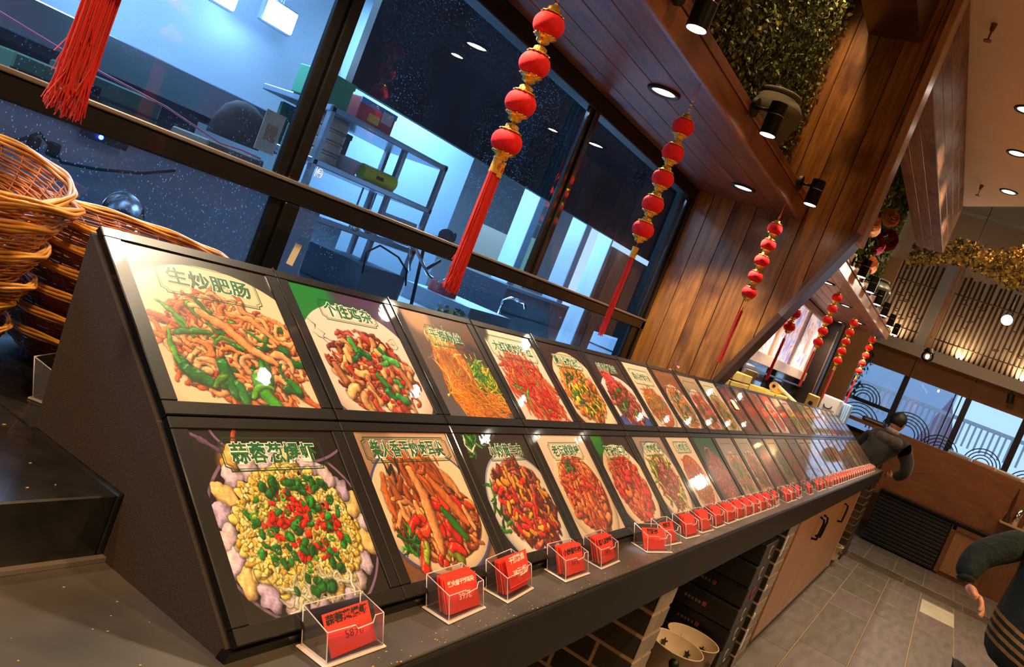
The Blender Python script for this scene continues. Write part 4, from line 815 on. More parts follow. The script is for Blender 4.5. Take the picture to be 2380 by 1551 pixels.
# ---------------------------------------------------------------- poster panel, dark serving window and post of the far bay
CREAMP=wood('pale_frame_wood',(.55,.38,.26),(.72,.54,.38),(1,4,4),var=.1,knots=False)
pp=thing('poster_panel','lit panel of pale-framed colourful posters over the far serving window','poster panel',(6.5,.86,1.38))
G().box(3.6,7.75,.885,.90,1.36,1.97).build('back_board',WALLP,pp)
def poster_mat(nm,base,seed):
    m,t,b=nt(nm); N=t.nodes.new; L=t.links; tc=N('ShaderNodeTexCoord'); mp=N('ShaderNodeMapping'); mp.inputs['Location'].default_value=(seed,seed*2,0); n=N('ShaderNodeTexNoise'); n.inputs['Scale'].default_value=7; n.inputs['Distortion'].default_value=.4
    L.new(tc.outputs['Object'],mp.inputs[0]); L.new(mp.outputs[0],n.inputs[0]); c=N('ShaderNodeValToRGB'); e=c.color_ramp.elements; e[0].position=.3; e[0].color=(.25,.28,.55,1); e[1].position=.72; e[1].color=(.75,.5,.1,1)
    for p,cl in ((.42,base),(.52,(.85,.75,.72)),(.58,(.75,.25,.18)),(.64,base)): q=e.new(p); q.color=(*cl,1)
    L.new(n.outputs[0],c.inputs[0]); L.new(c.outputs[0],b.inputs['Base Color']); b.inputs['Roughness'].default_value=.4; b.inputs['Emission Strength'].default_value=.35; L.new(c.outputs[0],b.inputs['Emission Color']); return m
for i,(a,b_,cc) in enumerate(((3.7,4.9,(.85,.8,.75)),(4.98,5.9,(.75,.55,.72)),(5.98,6.75,(.55,.45,.80)),(6.83,7.6,(.80,.62,.58)))):
    G().box(a,b_,.878,.884,1.42,1.91).build('poster',poster_mat('poster_print_%d'%i,cc,i*3.1),pp)
for x in (3.6,4.9,5.9,6.75,7.6): G().rbox(x,x+.08,.856,.884,1.38,1.97,.004).build('frame_post',CREAMP,pp)
G().rbox(3.6,7.75,.853,.884,1.335,1.42,.004).build('frame_rail',CREAMP,pp); G().rbox(3.6,7.75,.853,.884,1.91,1.975,.004).build('frame_rail',CREAMP,pp)
win2=struct('window_2', G().box(3.2,8.1,.90,.92,.921,1.34), mat('night_glass',(.02,.04,.09),.08,coat=1))
for x in (3.25,4.95,5.25,6.4,7.7): G().rbox(x,x+.07,.86,.92,.921,1.335,.004).build('window_bar',BLACK,win2)
G().rbox(3.2,8.0,.862,.90,1.27,1.285,.003).build('window_rail',mat('blue_rail',(.06,.09,.22),.4),win2)
struct('trim_6', G().rbox(7.82,7.98,.74,.92,.921,2.4,.006), mat('dark_post',(.035,.022,.018),.4))
G().box(7.815,7.82,.75,.76,1.0,1.9).build('post_edge',ALU,bpy.data.objects['trim_6'])
struct('wall_left_far', G().box(9.4,9.5,.66,1.8,0,3.0), mat('tan_panel',(.30,.15,.055),.6,nscale=3,namp=.1))
struct('wall_left_far_end', G().box(9.5,11.1,.95,1.05,0,4), WALLP)
YEL=mat('yellow_plastic',(.80,.55,.07),.45)
for j,(x,y,n) in enumerate(((4.25,.70,4),(5.6,.70,3))):
    for k in range(n):
        z=1.03+.055*k if j==0 else 1.03+.05*k
        t=thing('tray','yellow plastic tray %s in the %s stack behind the far menu boards'%(('at the bottom','second','third','on top')[k],('near','far')[j]),'tray',(x,y,z),'stacked yellow trays')
        G().rbox(x-.22,x+.22,y-.09,y+.09,z,z+.012,.004).build('tray_base',YEL,t); g=G()
        for a in ((x-.23,x-.22,y-.1,y+.1),(x+.22,x+.23,y-.1,y+.1),(x-.23,x+.23,y-.1,y-.09),(x-.23,x+.23,y+.09,y+.1)): g.rbox(a[0],a[1],a[2],a[3],z,z+.048,.003)
        g.build('tray_wall',mat('yellow_rim',(.85,.63,.15),.4),t)
    t=thing('crate','black crate under the %s stack of yellow trays'%('near','far')[j],'crate',(x,y,.921)); g=G().rbox(x-.2,x+.2,y-.085,y+.085,.921,.99,.004)
    for k in range(6): g.rbox(x-.2+.07*k,x-.17+.07*k,y-.092,y-.085,.93,1.03,.002)
    g.build('crate_body',BLACKM,t)
t=thing('corn_bag','long pale roll of packed paper leaning behind the far menu boards','paper roll',(6.2,.6,1.0)); G().cyl((5.7,.70,1.22),(7.3,.56,1.02),.035,.03,14).build('roll_body',mat('pale_paper',(.66,.48,.26),.7),t); G().cyl((5.69,.70,1.221),(5.7,.70,1.22),.012,n=10).build('roll_core',BLACKM,t)
t=thing('napkin_box','white box with a curved smile mark behind the far end of the boards','box',(7.3,.47,.921)); G().rbox(7.15,7.35,.40,.56,.921,1.30,.01).build('box_body',mat('white_plastic',(.62,.62,.68),.4),t)
G().tube([(7.147,.50-.035*math.cos(a)-.01,1.22-.03*math.sin(a)) for a in np.linspace(0,3.14,8)],.004,5).build('smile_mark',BLACKM,t)
t=thing('ribbed_bin','light blue ribbed container beside the white box','container',(7.45,.38,.921)); G().rbox(7.36,7.5,.33,.45,.921,1.29,.008).build('bin_body',mat('blue_plastic',(.25,.45,.75),.4),t); g=G()
for k in range(6): g.rbox(7.353,7.36,.335+.019*k,.345+.019*k,.95,1.28,.001)
g.build('rib',mat('blue_rib',(.35,.55,.85),.4),t)
t=thing('sauce_tin','small gold tin with a dark opening left of the white box','tin',(7.1,.56,.921)); G().rbox(7.0,7.1,.56,.66,.921,1.26,.01).build('tin_body',mat('gold_tin',(.45,.30,.08),.4),t); G().cyl((6.999,.61,1.18),(6.995,.61,1.18),.02,n=12).build('opening',BLACKM,t)
fol((3.0,.60,1.17),(.05,.04,.06),26,.012,'tiny artificial sprig poking above the menu boards at the plank wall',31,(LEAF,mat('pink_bud',(.7,.12,.15),.6)))

# ---------------------------------------------------------------- kitchen behind the glass
KW=mat('kitchen_wall',(.34,.42,.50),.6,nscale=2,namp=.06)
kw=struct('wall_kitchen_back', G().box(-4,9.4,4.6,4.7,0,2.5), KW)
struct('ceiling_kitchen', G().box(-4,9.4,.96,4.7,2.5,2.56), mat('kitchen_ceiling',(.42,.5,.58),.6))
struct('wall_header', G().box(-2,9.4,.93,.96,1.99,3.2).box(3.10,9.4,.93,.96,0,1.99).box(-2,3.1,.90,.955,.1,.921), BLACKM)
hd=thing('extractor_hood','big stainless steel extractor hood glowing blue behind the first pane','hood',(.2,2.9,1.5))
HOODM=mat('hood_steel',(.36,.42,.50),.5,metal=.3)
G().prism([(2.45,1.50),(2.45,1.56),(2.62,2.48),(3.9,2.48),(3.9,1.50)],0,-2.5,2.35).build('hood_shell',HOODM,hd)
G().rbox(-2.5,2.36,2.42,2.45,1.44,1.57,.004).build('hood_lip',mat('lip_steel',(.28,.32,.38),.25,metal=.9),hd)
G().rbox(-2.5,2.3,2.47,2.50,1.41,1.45,.003).build('grease_channel',mat('dark_steel',(.05,.06,.08),.4,metal=.7),hd)
for i,(x,y,z,w_,lab) in enumerate(((1.80,2.40,1.945,.09,'bright square cold lamp behind the first pane'),(1.36,2.2,1.86,.07,'bright cold lamp at the top edge behind the first pane'),(3.02,2.46,1.955,.045,'small glaring cold lamp behind the second pane'),(6.02,3.46,1.93,.08,'square cold light panel behind the second pane near the pillars'),(6.05,2.48,1.93,.05,'oval cold lamp behind the last pane'))):
    t=thing('kitchen_lamp',lab,'lamp',(x,y,z),'cold kitchen lamps'); G().rbox(x-w_,x+w_,y-.01,y+.02,z-w_*.6,z+w_*.6,.006).build('housing',STEEL,t); G().cyl((x,y+.01,z+w_*.5),(x,y+.01,2.50),.008,n=8).build('hanging_rod',STEEL,t); G().rbox(x-w_*.9,x+w_*.9,y-.016,y-.01,z-w_*.5,z+w_*.5,.004).build('tube_panel',emis('cold_lamp',(.62,.86,1),12),t)
    lamp('POINT',(x,y-.12,z),2,COOL,.05,name='kitchen_lamp_glow')
# dark recess over the shelf
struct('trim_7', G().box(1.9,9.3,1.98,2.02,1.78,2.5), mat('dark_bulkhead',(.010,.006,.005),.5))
# steel table under the window with things on it
tb=thing('steel_table','long brushed steel work table seen through the lower panes','table',(.5,1.6,0))
G().rbox(-2.5,2.55,1.02,2.35,.965,1.005,.006).build('table_top',STEEL,tb); G().rbox(-2.5,2.55,2.33,2.36,1.005,1.20,.004).build('backsplash',STEEL,tb)
for x in (-2.3,.1,2.45): G().rbox(x,x+.04,1.06,1.10,0,.965,.003).build('leg',STEEL,tb); G().rbox(x,x+.04,2.26,2.30,0,.965,.003).build('leg',STEEL,tb)
G().rbox(-2.5,2.5,1.08,2.28,.30,.33,.004).build('undershelf',STEEL,tb)
# pale equipment front standing on the table
eq=thing('steel_cabinet','flat bluish steel cabinet front filling the lower panes','cabinet',(.4,1.55,1.005)); EQ=mat('dull_steel',(.26,.29,.36),.45,metal=.4,nscale=2,namp=.12)
G().rbox(-2.4,1.44,1.45,2.1,1.007,1.275,.008).build('cabinet_body',EQ,eq); G().rbox(-2.4,1.44,1.43,1.46,1.262,1.29,.003).build('top_trim',mat('bright_steel',(.55,.62,.72),.2,metal=.9),eq)
for x in (-.7,.3,1.2): G().rbox(x,x+.006,1.444,1.452,1.02,1.26,.001).build('seam',BLACKM,eq)
t=thing('cable','black power cable with two plugs looping across the steel cabinet','cable',(.2,1.43,1.2))
G().tube([(.36,1.42,1.235),(.34,1.42,1.20),(.38,1.42,1.165),(.43,1.42,1.19),(.46,1.42,1.215),(.50,1.42,1.19),(.53,1.42,1.165),(.62,1.42,1.175),(.74,1.42,1.20),(.83,1.42,1.235)],.004,6).build('wire',BLACKM,t)
for x in (.452,.500): G().rbox(x-.010,x+.010,1.40,1.43,1.17,1.205,.004).build('plug',BLACKM,t)
t=thing('steel_bowl','round steel bowl leaning on the cabinet behind the baskets','bowl',(.36,1.38,1.02)); G().rot(Matrix.Identity(4)); g=G().lathe([(.001,0),(.05,.004),(.085,.03),(.10,.055),(.104,.055),(.088,.026),(.05,-.002),(.001,-.004)],32); g.rot(Matrix.Translation((.68,1.385,1.08))@Matrix.Scale(.62,4)@Matrix.Rotation(math.radians(80),4,'X')); g.build('bowl_shell',CHROME,t)
t=thing('status_lamp','tiny glowing blue indicator light below the window rail','light',(.62,1.42,1.29)); G().ball((.60,1.415,1.253),.006,n=10).build('led',emis('blue_led',(.02,.05,1),12),t); G().rbox(.56,.68,1.42,1.44,1.24,1.262,.002).build('led_housing',BLACKM,t)
t=thing('red_wire','thin pink wire sagging across the first pane','wire',(.9,1.5,1.4)); G().tube([(.30,1.5,1.44),(.55,1.5,1.405),(.80,1.5,1.385),(1.0,1.5,1.35),(1.08,1.5,1.355),(1.16,1.5,1.352)],.003,5).build('wire',mat('pink_wire',(.7,.15,.2),.5),t)
PAPR=mat('old_paper',(.55,.46,.34),.7,nscale=12,namp=.2)
for i,(x0,x1,m,lab) in enumerate(((1.12,1.20,PAPR,'tall stained paper notice behind the first pane'),(1.215,1.255,mat('grey_paper',(.42,.42,.40),.7),'narrow grey notice right of the stained one'))):
    t=thing('paper_notice',lab,'notice',(x0,1.5,1.38)); G().box(x0,x1,1.498,1.5,1.375 if i==0 else 1.33,1.50-.01*i).build('sheet',m,t); G().box(x0+.02,x1-.015,1.496,1.498,1.41,1.46).build('stain',mat('brown_stain',(.40,.22,.12),.7),t)
t=thing('rice_sack','brown hanging apron with a domed top behind the first pane','apron',(.98,1.7,1.4)); G().lathe([(.001,.135),(.03,.13),(.065,.105),(.085,.05),(.085,0),(.001,0)],20,(1.25,1.75,1.375),rf=lambda i,a:1+.08*math.cos(3*a+i)).build('cloth',mat('brown_cloth',(.05,.028,.024),.9),t)
for i,(x,h) in enumerate(((.70,.16),(.90,.20),(1.36,.12))):
    t=thing('storage_box',('olive green box','dark green crate','brown carton')[i]+' on the back of the steel table behind the first pane','box',(x,1.9,1.28)); G().rbox(x-.12,x+.14,1.85,2.05,1.28,1.28+h*.6,.005).build('box_body',mat('box_c%d'%i,((.07,.12,.06),(.04,.10,.06),(.22,.14,.09))[i],.7),t); G().box(x-.125,x+.145,1.845,1.85,1.28+h*.3,1.28+h*.34).build('band',BLACKM,t)
struct('wall_kitchen_mid', G().box(-2.5,2.3,3.3,3.34,.5,1.5), mat('dark_recess',(.05,.06,.08),.7))
# open steel shelf with goods
sh=thing('steel_shelf','open stainless shelf unit with two boards behind the second pane','shelf',(1.85,1.75,1.005))
for z in (1.595,1.405,1.22): G().rbox(1.46,2.21,1.60,1.95,z,z+.022,.003).build('shelf_board',mat('shelf_steel',(.5,.58,.68),.25,metal=.85),sh)
for x,y in ((2.185,1.60),(2.185,1.92),(1.98,1.66),(1.47,1.60)): G().rbox(x,x+.022,y,y+.022,1.006,1.62,.002).build('shelf_post',STEEL,sh)
def boxth(nm,lab,cat,x0,x1,y0,y1,z0,z1,m,lidm=None,rt=0):
    t=thing(nm,lab,cat,((x0+x1)/2,(y0+y1)/2,z0)); G().rbox(x0,x1,y0,y1,z0,z1,.003).build('carton',m,t)
    G().rbox(x0-.002,x1+.002,y0-.002,y0+.003,z1-.02,z1+.001,.001).build('flap',lidm or m,t); return t
t=boxth('noodle_carton','red and white printed carton on the top shelf','carton',1.62,1.83,1.63,1.8,1.618,1.70,mat('red_carton',(.62,.10,.10),.5),mat('blue_print',(.15,.35,.75),.5))
G().box(1.68,1.74,1.626,1.63,1.63,1.66).build('yellow_print',mat('yellow_print',(.85,.65,.1),.5),t); G().box(1.75,1.81,1.626,1.63,1.65,1.69).build('white_print',mat('white_print',(.8,.75,.75),.5),t)
boxth('green_carton','green wedge-shaped packet on the top shelf left of the red carton','packet',1.45,1.58,1.64,1.8,1.618,1.72,mat('green_pack',(.10,.45,.25),.5))
for i in range(4):
    t=thing('bamboo_steamer','pale round steamer tin %s of the pile on the middle shelf'%('at the bottom','second','third','on top')[i],'tin',(1.60,1.72,1.428+.042*i),'piled round tins on the middle shelf'); G().lathe([(.001,0),(.07,0),(.072,.004),(.072,.034),(.07,.038),(.001,.038)],24,(1.60,1.72,1.428+.041*i)).build('tin_body',mat('beige_tin',(.42,.36,.28),.5,nscale=8,namp=.2),t); G().lathe([(.0725,.028),(.074,.030),(.0725,.033)],24,(1.60,1.72,1.428+.041*i)).build('band',ALU,t)
t=thing('plastic_tub','white round tub right of the piled tins','tub',(1.735,1.70,1.428)); G().lathe([(.001,0),(.042,0),(.052,.05),(.056,.055),(.05,.055),(.04,.006),(.001,.006)],24,(1.735,1.70,1.428)).build('tub_body',mat('white_tub',(.62,.66,.72),.4),t)
t=thing('film_roll','yellow roll of cling film lying on the middle shelf, dark open end toward us','roll',(1.88,1.66,1.428)); G().cyl((1.79,1.67,1.458),(1.955,1.64,1.458),.030,n=28).build('roll_body',mat('yellow_roll',(.78,.80,.04),.4),t); G().cyl((1.955,1.64,1.458),(1.958,1.6395,1.458),.021,n=20).build('roll_core',BLACKM,t)
G().box(1.84,1.89,1.624,1.63,1.45,1.463).build('red_lettering',mat('dull_red',(.3,.05,.04),.6),t)
boxth('green_board','dark green board at the back of the middle shelf','board',1.55,1.95,1.92,1.94,1.43,1.585,mat('dark_green',(.03,.10,.06),.6))
t=boxth('white_canister','white square container under the right end of the shelf','container',2.06,2.17,1.62,1.75,1.245,1.345,mat('white_box',(.55,.66,.78),.5))
for i,(x,z) in enumerate(((1.78,1.29),(1.86,1.30))):
    t=thing('ladle','steel ladle hanging under the middle shelf, %s one'%('left','right')[i],'ladle',(x,1.62,z),'hanging ladles'); G().tube([(x,1.62,1.40),(x,1.62,z),(x+.01,1.61,z-.03)],.004,6).ball((x+.012,1.605,z-.045),.022,.022,.014,12).build('ladle_body',CHROME,t)
# ball cap hanging, pillars, partition, sink, far doors
t=thing('clothes_hook','dark mottled cap hanging on the kitchen wall behind the second pane','cap',(2.20,1.5,1.32)); g=G().ball((2.23,1.5,1.345),.045,.03,.032,14).ball((2.285,1.5,1.35),.012,.01,.024,10); g.build('cap_crown',mat('mottled_cloth',(.08,.09,.11),.8,nscale=40,namp=.6),t)
G().lathe([(.03,0),(.06,-.006),(.058,-.01),(.03,-.004)],18,(2.22,1.49,1.335)).build('cap_brim',mat('mottled_cloth',(.08,.09,.11),.8),t)
PILL=mat('pillar_paint',(.55,.68,.80),.4)
for i,(x,w_) in enumerate(((4.33,.10),(5.16,.10),(5.70,.03))): struct('trim_%d'%(8+i), G().rbox(x,x+w_,2.36,2.5,.3,1.99,.004), PILL)
struct('wall_kitchen_panel', G().box(5.85,8.2,2.4,2.45,.2,1.8), mat('brown_panel_k',(.16,.085,.05),.5,nscale=3,namp=.2))
struct('wall_kitchen_blue', G().box(2.6,4.2,2.9,2.95,.2,2.5), mat('blue_wall',(.36,.50,.62),.5))
struct('wall_kitchen_tan', G().box(4.70,5.12,2.95,3.0,.2,1.55), mat('tan_wall_k',(.60,.48,.36),.5))
dk=struct('door_1', G().rbox(5.15,5.68,2.96,3.0,.2,1.75,.004), mat('dark_door',(.05,.06,.07),.4))
for x in (5.2,5.45): G().box(x,x+.18,2.955,2.96,1.1,1.62).build('pane',mat('green_pane',(.12,.22,.20),.2,emit=(.25,.5,.35),es=.15),dk)  # faint green emission stands in for light behind the panes
sk=thing('steel_sink','long steel sink counter with a bright rim behind the last pane','sink',(4.0,1.6,0)); G().rbox(2.9,5.4,1.30,2.05,0,1.02,.01).build('sink_body',mat('sink_steel',(.3,.36,.44),.22,metal=.9),sk); G().rbox(2.88,5.42,1.27,2.08,1.018,1.035,.006).build('sink_rim',CHROME,sk)
G().tube([(3.75,2.0,1.03),(3.75,2.0,1.12),(3.77,1.97,1.15),(3.82,1.9,1.15),(3.83,1.88,1.12)],.010,8).build('faucet',CHROME,sk)
boxth('oven','dark kitchen appliance behind the faucet','appliance',3.95,4.9,2.12,2.5,.95,1.21,mat('dark_appliance',(.03,.035,.05),.3),STEEL)
boxth('white_tray','pale blue tray box beside the lower window corner','tray box',4.75,5.4,1.35,1.8,1.04,1.12,mat('pale_blue',(.50,.62,.75),.4))
boxth('white_case','pale steel drawer box in the middle of the lower panes','drawer box',2.62,3.02,1.5,1.9,.98,1.08,mat('pale_steel',(.42,.50,.58),.35,metal=.4))
boxth('grey_printer','dark grey till printer behind the lower second pane','printer',1.80,2.06,1.5,1.8,1.005,1.13,mat('grey_plastic',(.10,.12,.15),.5))
t=thing('cable_bundle','black cable looping over the grey printer','cable',(1.9,1.45,1.13)); G().tube([(1.78,1.48,1.10),(1.76,1.48,1.18),(1.82,1.48,1.22),(1.95,1.48,1.20),(2.03,1.48,1.16),(2.06,1.48,1.10)],.004,6).build('wire',BLACKM,t)
t=thing('tripod_stand','crossed chrome and black stand rods behind the second pane rail','stand',(2.2,1.5,1.0)); G().tube([(2.05,1.5,1.26),(2.20,1.5,1.17),(2.24,1.5,1.16)],.007,6).tube([(2.02,1.5,1.25),(2.10,1.52,1.16)],.006,6).build('rod',CHROME,t); G().tube([(2.14,1.52,1.26),(2.20,1.52,1.02)],.008,6).tube([(2.28,1.52,1.24),(2.2,1.52,1.18)],.007,6).build('leg',BLACKM,t)
t=thing('red_bucket','red plastic bucket behind the lower second pane','bucket',(2.72,1.75,1.0)); G().lathe([(.001,0),(.06,0),(.075,.13),(.078,.13),(.063,.0),(.001,-.002)],20,(2.72,1.75,1.0)).build('bucket_body',mat('red_plastic',(.35,.03,.03),.5),t); G().tube([(2.645,1.75,1.12),(2.72,1.74,1.17),(2.795,1.75,1.12)],.003,5).build('handle',CHROME,t)
fol((2.35,1.42,1.045),(.10,.06,.035),90,.022,'pale greens heaped in a tray behind the lantern tassel',41,(mat('pale_greens',(.45,.45,.22),.6),LEAF))
# ---------------------------------------------------------------- under the counter: tiled piers, cabinets, cartons, tubs
BR1=[mat('dark_brick_%d'%i,c,.45,nscale=10,namp=.3,bump=.2) for i,c in enumerate(((.016,.012,.010),(.024,.018,.014),(.012,.010,.009)))]
BR2=[mat('grey_brick_%d'%i,c,.5,nscale=10,namp=.2,bump=.2) for i,c in enumerate(((.20,.165,.14),(.24,.20,.165),(.17,.145,.125)))]
JOINT=mat('brick_joint',(.36,.24,.14),.85)
def pier(name,x0,x1,y0,y1,ztop,bh=.066,bl=.205,front=BR2,side=BR1):
    p=struct(name, G().box(x0+.002,x1-.002,y0+.002,y1,0,ztop), JOINT)
    n=int(ztop/bh)
    for r in range(n+1):
        z0=r*bh; z1=min(z0+bh-.010,ztop)
        if z1-z0<.01: continue
        y=y0-(.1 if r%2 else 0)
        while y<y1:
            a=max(y,y0+.0)+.0; b=min(y+bl-.009,y1)
            if b-a>.02: G().rbox(x0,x0+.007,a+.001,b,z0,z1,.0015).build('brick',RG.choice(side),p)
            y+=bl
        xs=x0+.001
        if r%2 and x1-x0>.12: cuts=[(x0,x0+(x1-x0)*.5-.004),(x0+(x1-x0)*.5+.004,x1)]
        else: cuts=[(x0,x1)]
        for a,b in cuts: G().rbox(a,b,y0-.001,y0+.006,z0,z1,.0015).build('brick',RG.choice(front),p)
    return p
pier('wall_pier_near',1.40,1.545,-.075,.55,.724)
pier('wall_pier_mid',3.28,3.52,-.072,.55,.724)
pier('wall_pier_far',7.30,7.84,-.080,.42,.724,side=[mat('brown_brick_%d'%i,c,.5,nscale=10,namp=.2) for i,c in enumerate(((.085,.052,.032),(.11,.07,.045),(.06,.04,.027)))],front=BR1)
struct('wall_under_counter', G().box(-1.6,8,.55,.60,0,.72), BLACKM)
struct('baseboard_left', G().rbox(1.56,7.1,-.06,.02,0,.05,.003), mat('dark_plinth',(.02,.016,.014),.5))
cb=thing('wooden_cabinet','brown wooden cabinet with curved dark handles under the counter','cabinet',(5.0,.2,.05))
G().box(3.54,6.44,-.040,.5,.06,.722).build('cabinet_body',CABD,cb)
G().rbox(3.525,3.60,-.062,-.04,.055,.722,.002).build('side_frame',CABD,cb)
HANM=mat('dark_bronze',(.02,.015,.012),.35,metal=.8)
for a,b,hx in ((3.605,4.40,4.33),(4.405,5.43,4.48),(5.435,6.42,5.50)):
    d=G().rbox(a,b-.004,-.072,-.050,.065,.718,.003).build('door',CABW,cb)
    g=G(); P=[(hx,-.072,.665),(hx,-.095,.66),(hx+.012,-.10,.635),(hx+.002,-.10,.60),(hx-.012,-.10,.565),(hx-.004,-.098,.54),(hx,-.072,.535)]
    g.tube(P,.007,6); q=g.build('handle',HANM,d)
G().rbox(6.42,6.45,-.074,.3,.055,.722,.002).build('end_frame',mat('pale_wood_edge',(.40,.25,.15),.5),cb)
# black cartons with a pale ring and small print
CART=mat('black_carton',(.010,.009,.009),.4,nscale=6,namp=.3); PRN=mat('carton_print',(.16,.10,.08),.6); RINGM=mat('ring_print',(.30,.24,.22),.5)
for k in range(6):
    z0=.06+.0*k+.098*k; xj=.02*(k%2)
    t=thing('black_carton','ring-marked black carton, %s from the bottom of the stack under the counter'%ORD[k],'carton',(3.06,.1,z0),'black cartons stacked under the counter')
    G().rbox(2.94+xj,3.24,-.055,.42,z0,z0+.094,.004).build('carton_body',CART,t)
    c=(3.09+xj,-.0562,z0+.047); ring=[(c[0]+.030*math.cos(a),c[1],c[2]+.030*math.sin(a)) for a in np.linspace(.8,5.6,16)]
    G().tube(ring,.0022,4).build('ring_mark',RINGM if k!=3 else mat('magenta_print',(.30,.02,.08),.5),t)
    g=G()
    for j in range(5): g.box(2.9385+xj,2.94+xj,.10+.016*j,.11+.016*j,z0+.040,z0+.052)
    for j in range(4): g.box(2.9385+xj,2.94+xj,.28+.016*j,.29+.016*j,z0+.042,z0+.050)
    g.build('small_lettering',PRN,t); G().box(2.938+xj,2.94+xj,.075,.092,z0+.038,z0+.056).build('red_logo_square',mat('dull_red',(.3,.05,.04),.6),t)
for k,(z,yy) in enumerate(((.11,0),(.26,.02),(.40,.01),(.57,.0))):
    t=thing('steel_clip','small white metal clip on the pier edge, %s from the floor'%ORD[k],'clip',(3.26,-.078,z),'white clips along the tiled pier'); G().rbox(3.245,3.262,-.082,-.077,z,z+(.10 if k in(0,3) else .03),.0015).build('clip_plate',mat('white_metal',(.75,.76,.8),.3),t); G().box(3.25,3.257,-.084,-.082,z+.005,z+.012).build('screw',ALU,t)
# pale oval tubs with star cut-outs
TUB=mat('cream_tub',(.62,.50,.35),.55,nscale=20,namp=.05); HOLE=mat('cutout_dark',(.03,.02,.015),.8)
def tub(x,y,z,R,H,tilt,lab,grp='cream tubs with star cut-outs'):
    t=thing('storage_tub',lab,'tub',(0,0,0),grp); M=Matrix.Translation((x,y,z))@Matrix.Rotation(tilt[0],4,'X')@Matrix.Rotation(tilt[1],4,'Y')
    g=G().lathe([(.001,0),(.86*R,0),(R*.9,.01),(R,H),(R*1.02,H),(R*1.02,H+.003),(R*.985,H+.003),(R*.975,H),(R*.875,.012),(.001,.008)],40); g.rot(M); g.v=[tuple(p) for p in g.v]
    t.location=(x,y,z); g.build('tub_shell',TUB,t)
    for a in (-2.0,-.4,.7,2.2):
        s=G(); pts=[]
        for j in range(10):
            rr=(.020 if j%2==0 else .010); b=math.pi*j/5+.3; pts.append((rr*math.cos(b),rr*math.sin(b)))
        rad=R*.948; vs=[]
        for side_r in (rad-.0075,rad+.009):
            for (u,v) in pts: vs.append(((side_r)*math.cos(a+u/R),(side_r)*math.sin(a+u/R),H*.62+v))
        s.add(vs,[tuple(range(10)),tuple(range(19,9,-1))]); s.rot(M); s.build('star_cutout',HOLE,t)
    return t
tub(2.80,.048,.052,.108,.145,(0,0),'round cream tub with star cut-outs beside the black cartons')
tub(2.49,.045,.135,.105,.11,(.03,0),'cream star-cut tub stacked on another, nearer than the round one')
tub(2.49,.048,.022,.105,.11,(0,0),'cream tub at the bottom, under the nearer star-cut tub')
t=thing('dark_tongs','black wavy strap standing left of the cream tubs','strap',(2.3,-.06,.06)); G().tube([(2.24,-.02,.26),(2.27,-.03,.23),(2.25,-.03,.19),(2.28,-.03,.15),(2.26,-.03,.10),(2.29,-.03,.055)],.016,8).build('strap_body',BLACKM,t); G().ball((2.24,-.02,.265),.02,n=8).build('strap_end',BLACKM,t)
tub(6.85,.03,.055,.13,.12,(0,0),'cream tub with a round hole at the far end beside the cabinet','')
# ---------------------------------------------------------------- half wall, slatted box and cupboard facing us across the aisle
hw=struct('wall_half_far', G().rbox(9.30,9.42,-2.2,.02,.50,1.20,.004), PANW)
G().box(9.42,10.95,-2.2,.55,1.14,1.18).build('booth_top',PANW,hw)
sb=thing('slatted_box','black box of narrow horizontal slats standing at the foot of the brown half wall','box',(9.2,-.45,0))
G().box(9.18,9.30,-.80,-.08,.01,.55).build('box_back',BLACKM,sb)
for k in range(13): G().rbox(9.155,9.18,-.80,-.08,.02+.041*k,.05+.041*k,.003).build('slat',mat('slat_black',(.012,.012,.017),.35),sb)
G().rbox(9.14,9.30,-2.2,-.07,.555,.585,.004).build('top_rail',BLACKM,sb)
cu=thing('low_cupboard','brown framed cupboard door right of the black slatted box','cupboard',(9.2,-1.0,0)); G().rbox(9.18,9.30,-1.6,-.82,.0,.55,.004).build('cupboard_body',CABD,cu)
G().rbox(9.165,9.18,-1.18,-.86,.04,.50,.004).build('door_panel',CABW,cu); 
for y in (-1.23,-.86): G().rbox(9.15,9.18,y,y+.045,.02,.54,.003).build('door_frame',CABD,cu)
G().rbox(9.15,9.18,-1.23,-.82,.49,.54,.003).build('door_frame',CABD,cu)
ub=thing('utensil_shelf','small pale wooden shelf with a dark knife block mark on the half wall','shelf',(9.2,-1.2,.8)); G().rbox(9.12,9.30,-1.75,-1.17,.745,.765,.003).build('shelf_board',mat('pale_wood_edge',(.40,.25,.15),.5),ub)
for k,(y,z) in enumerate(((-1.30,.98),(-1.40,.96),(-1.52,.98))):
    t=thing('glass_cup','glass tumbler on the small shelf, %s from the left'%ORD[k],'glass',(9.2,y,.765),'tumblers on the small shelf'); G().lathe([(.001,0),(.03,0),(.035,.18),(.033,.18),(.028,.006),(.001,.006)],16,(9.2,y,.766)).build('cup_body',CHROME,t)
t=thing('pepper_mill','tall dark wooden pepper mill at the left of the tumblers','mill',(9.2,-1.21,.766)); G().lathe([(.03,0),(.03,.03),(.014,.1),(.018,.2),(.006,.34),(.012,.36),(.001,.37)],16,(9.2,-1.22,.767)).build('mill_body',mat('dark_mill',(.05,.02,.012),.4),t)
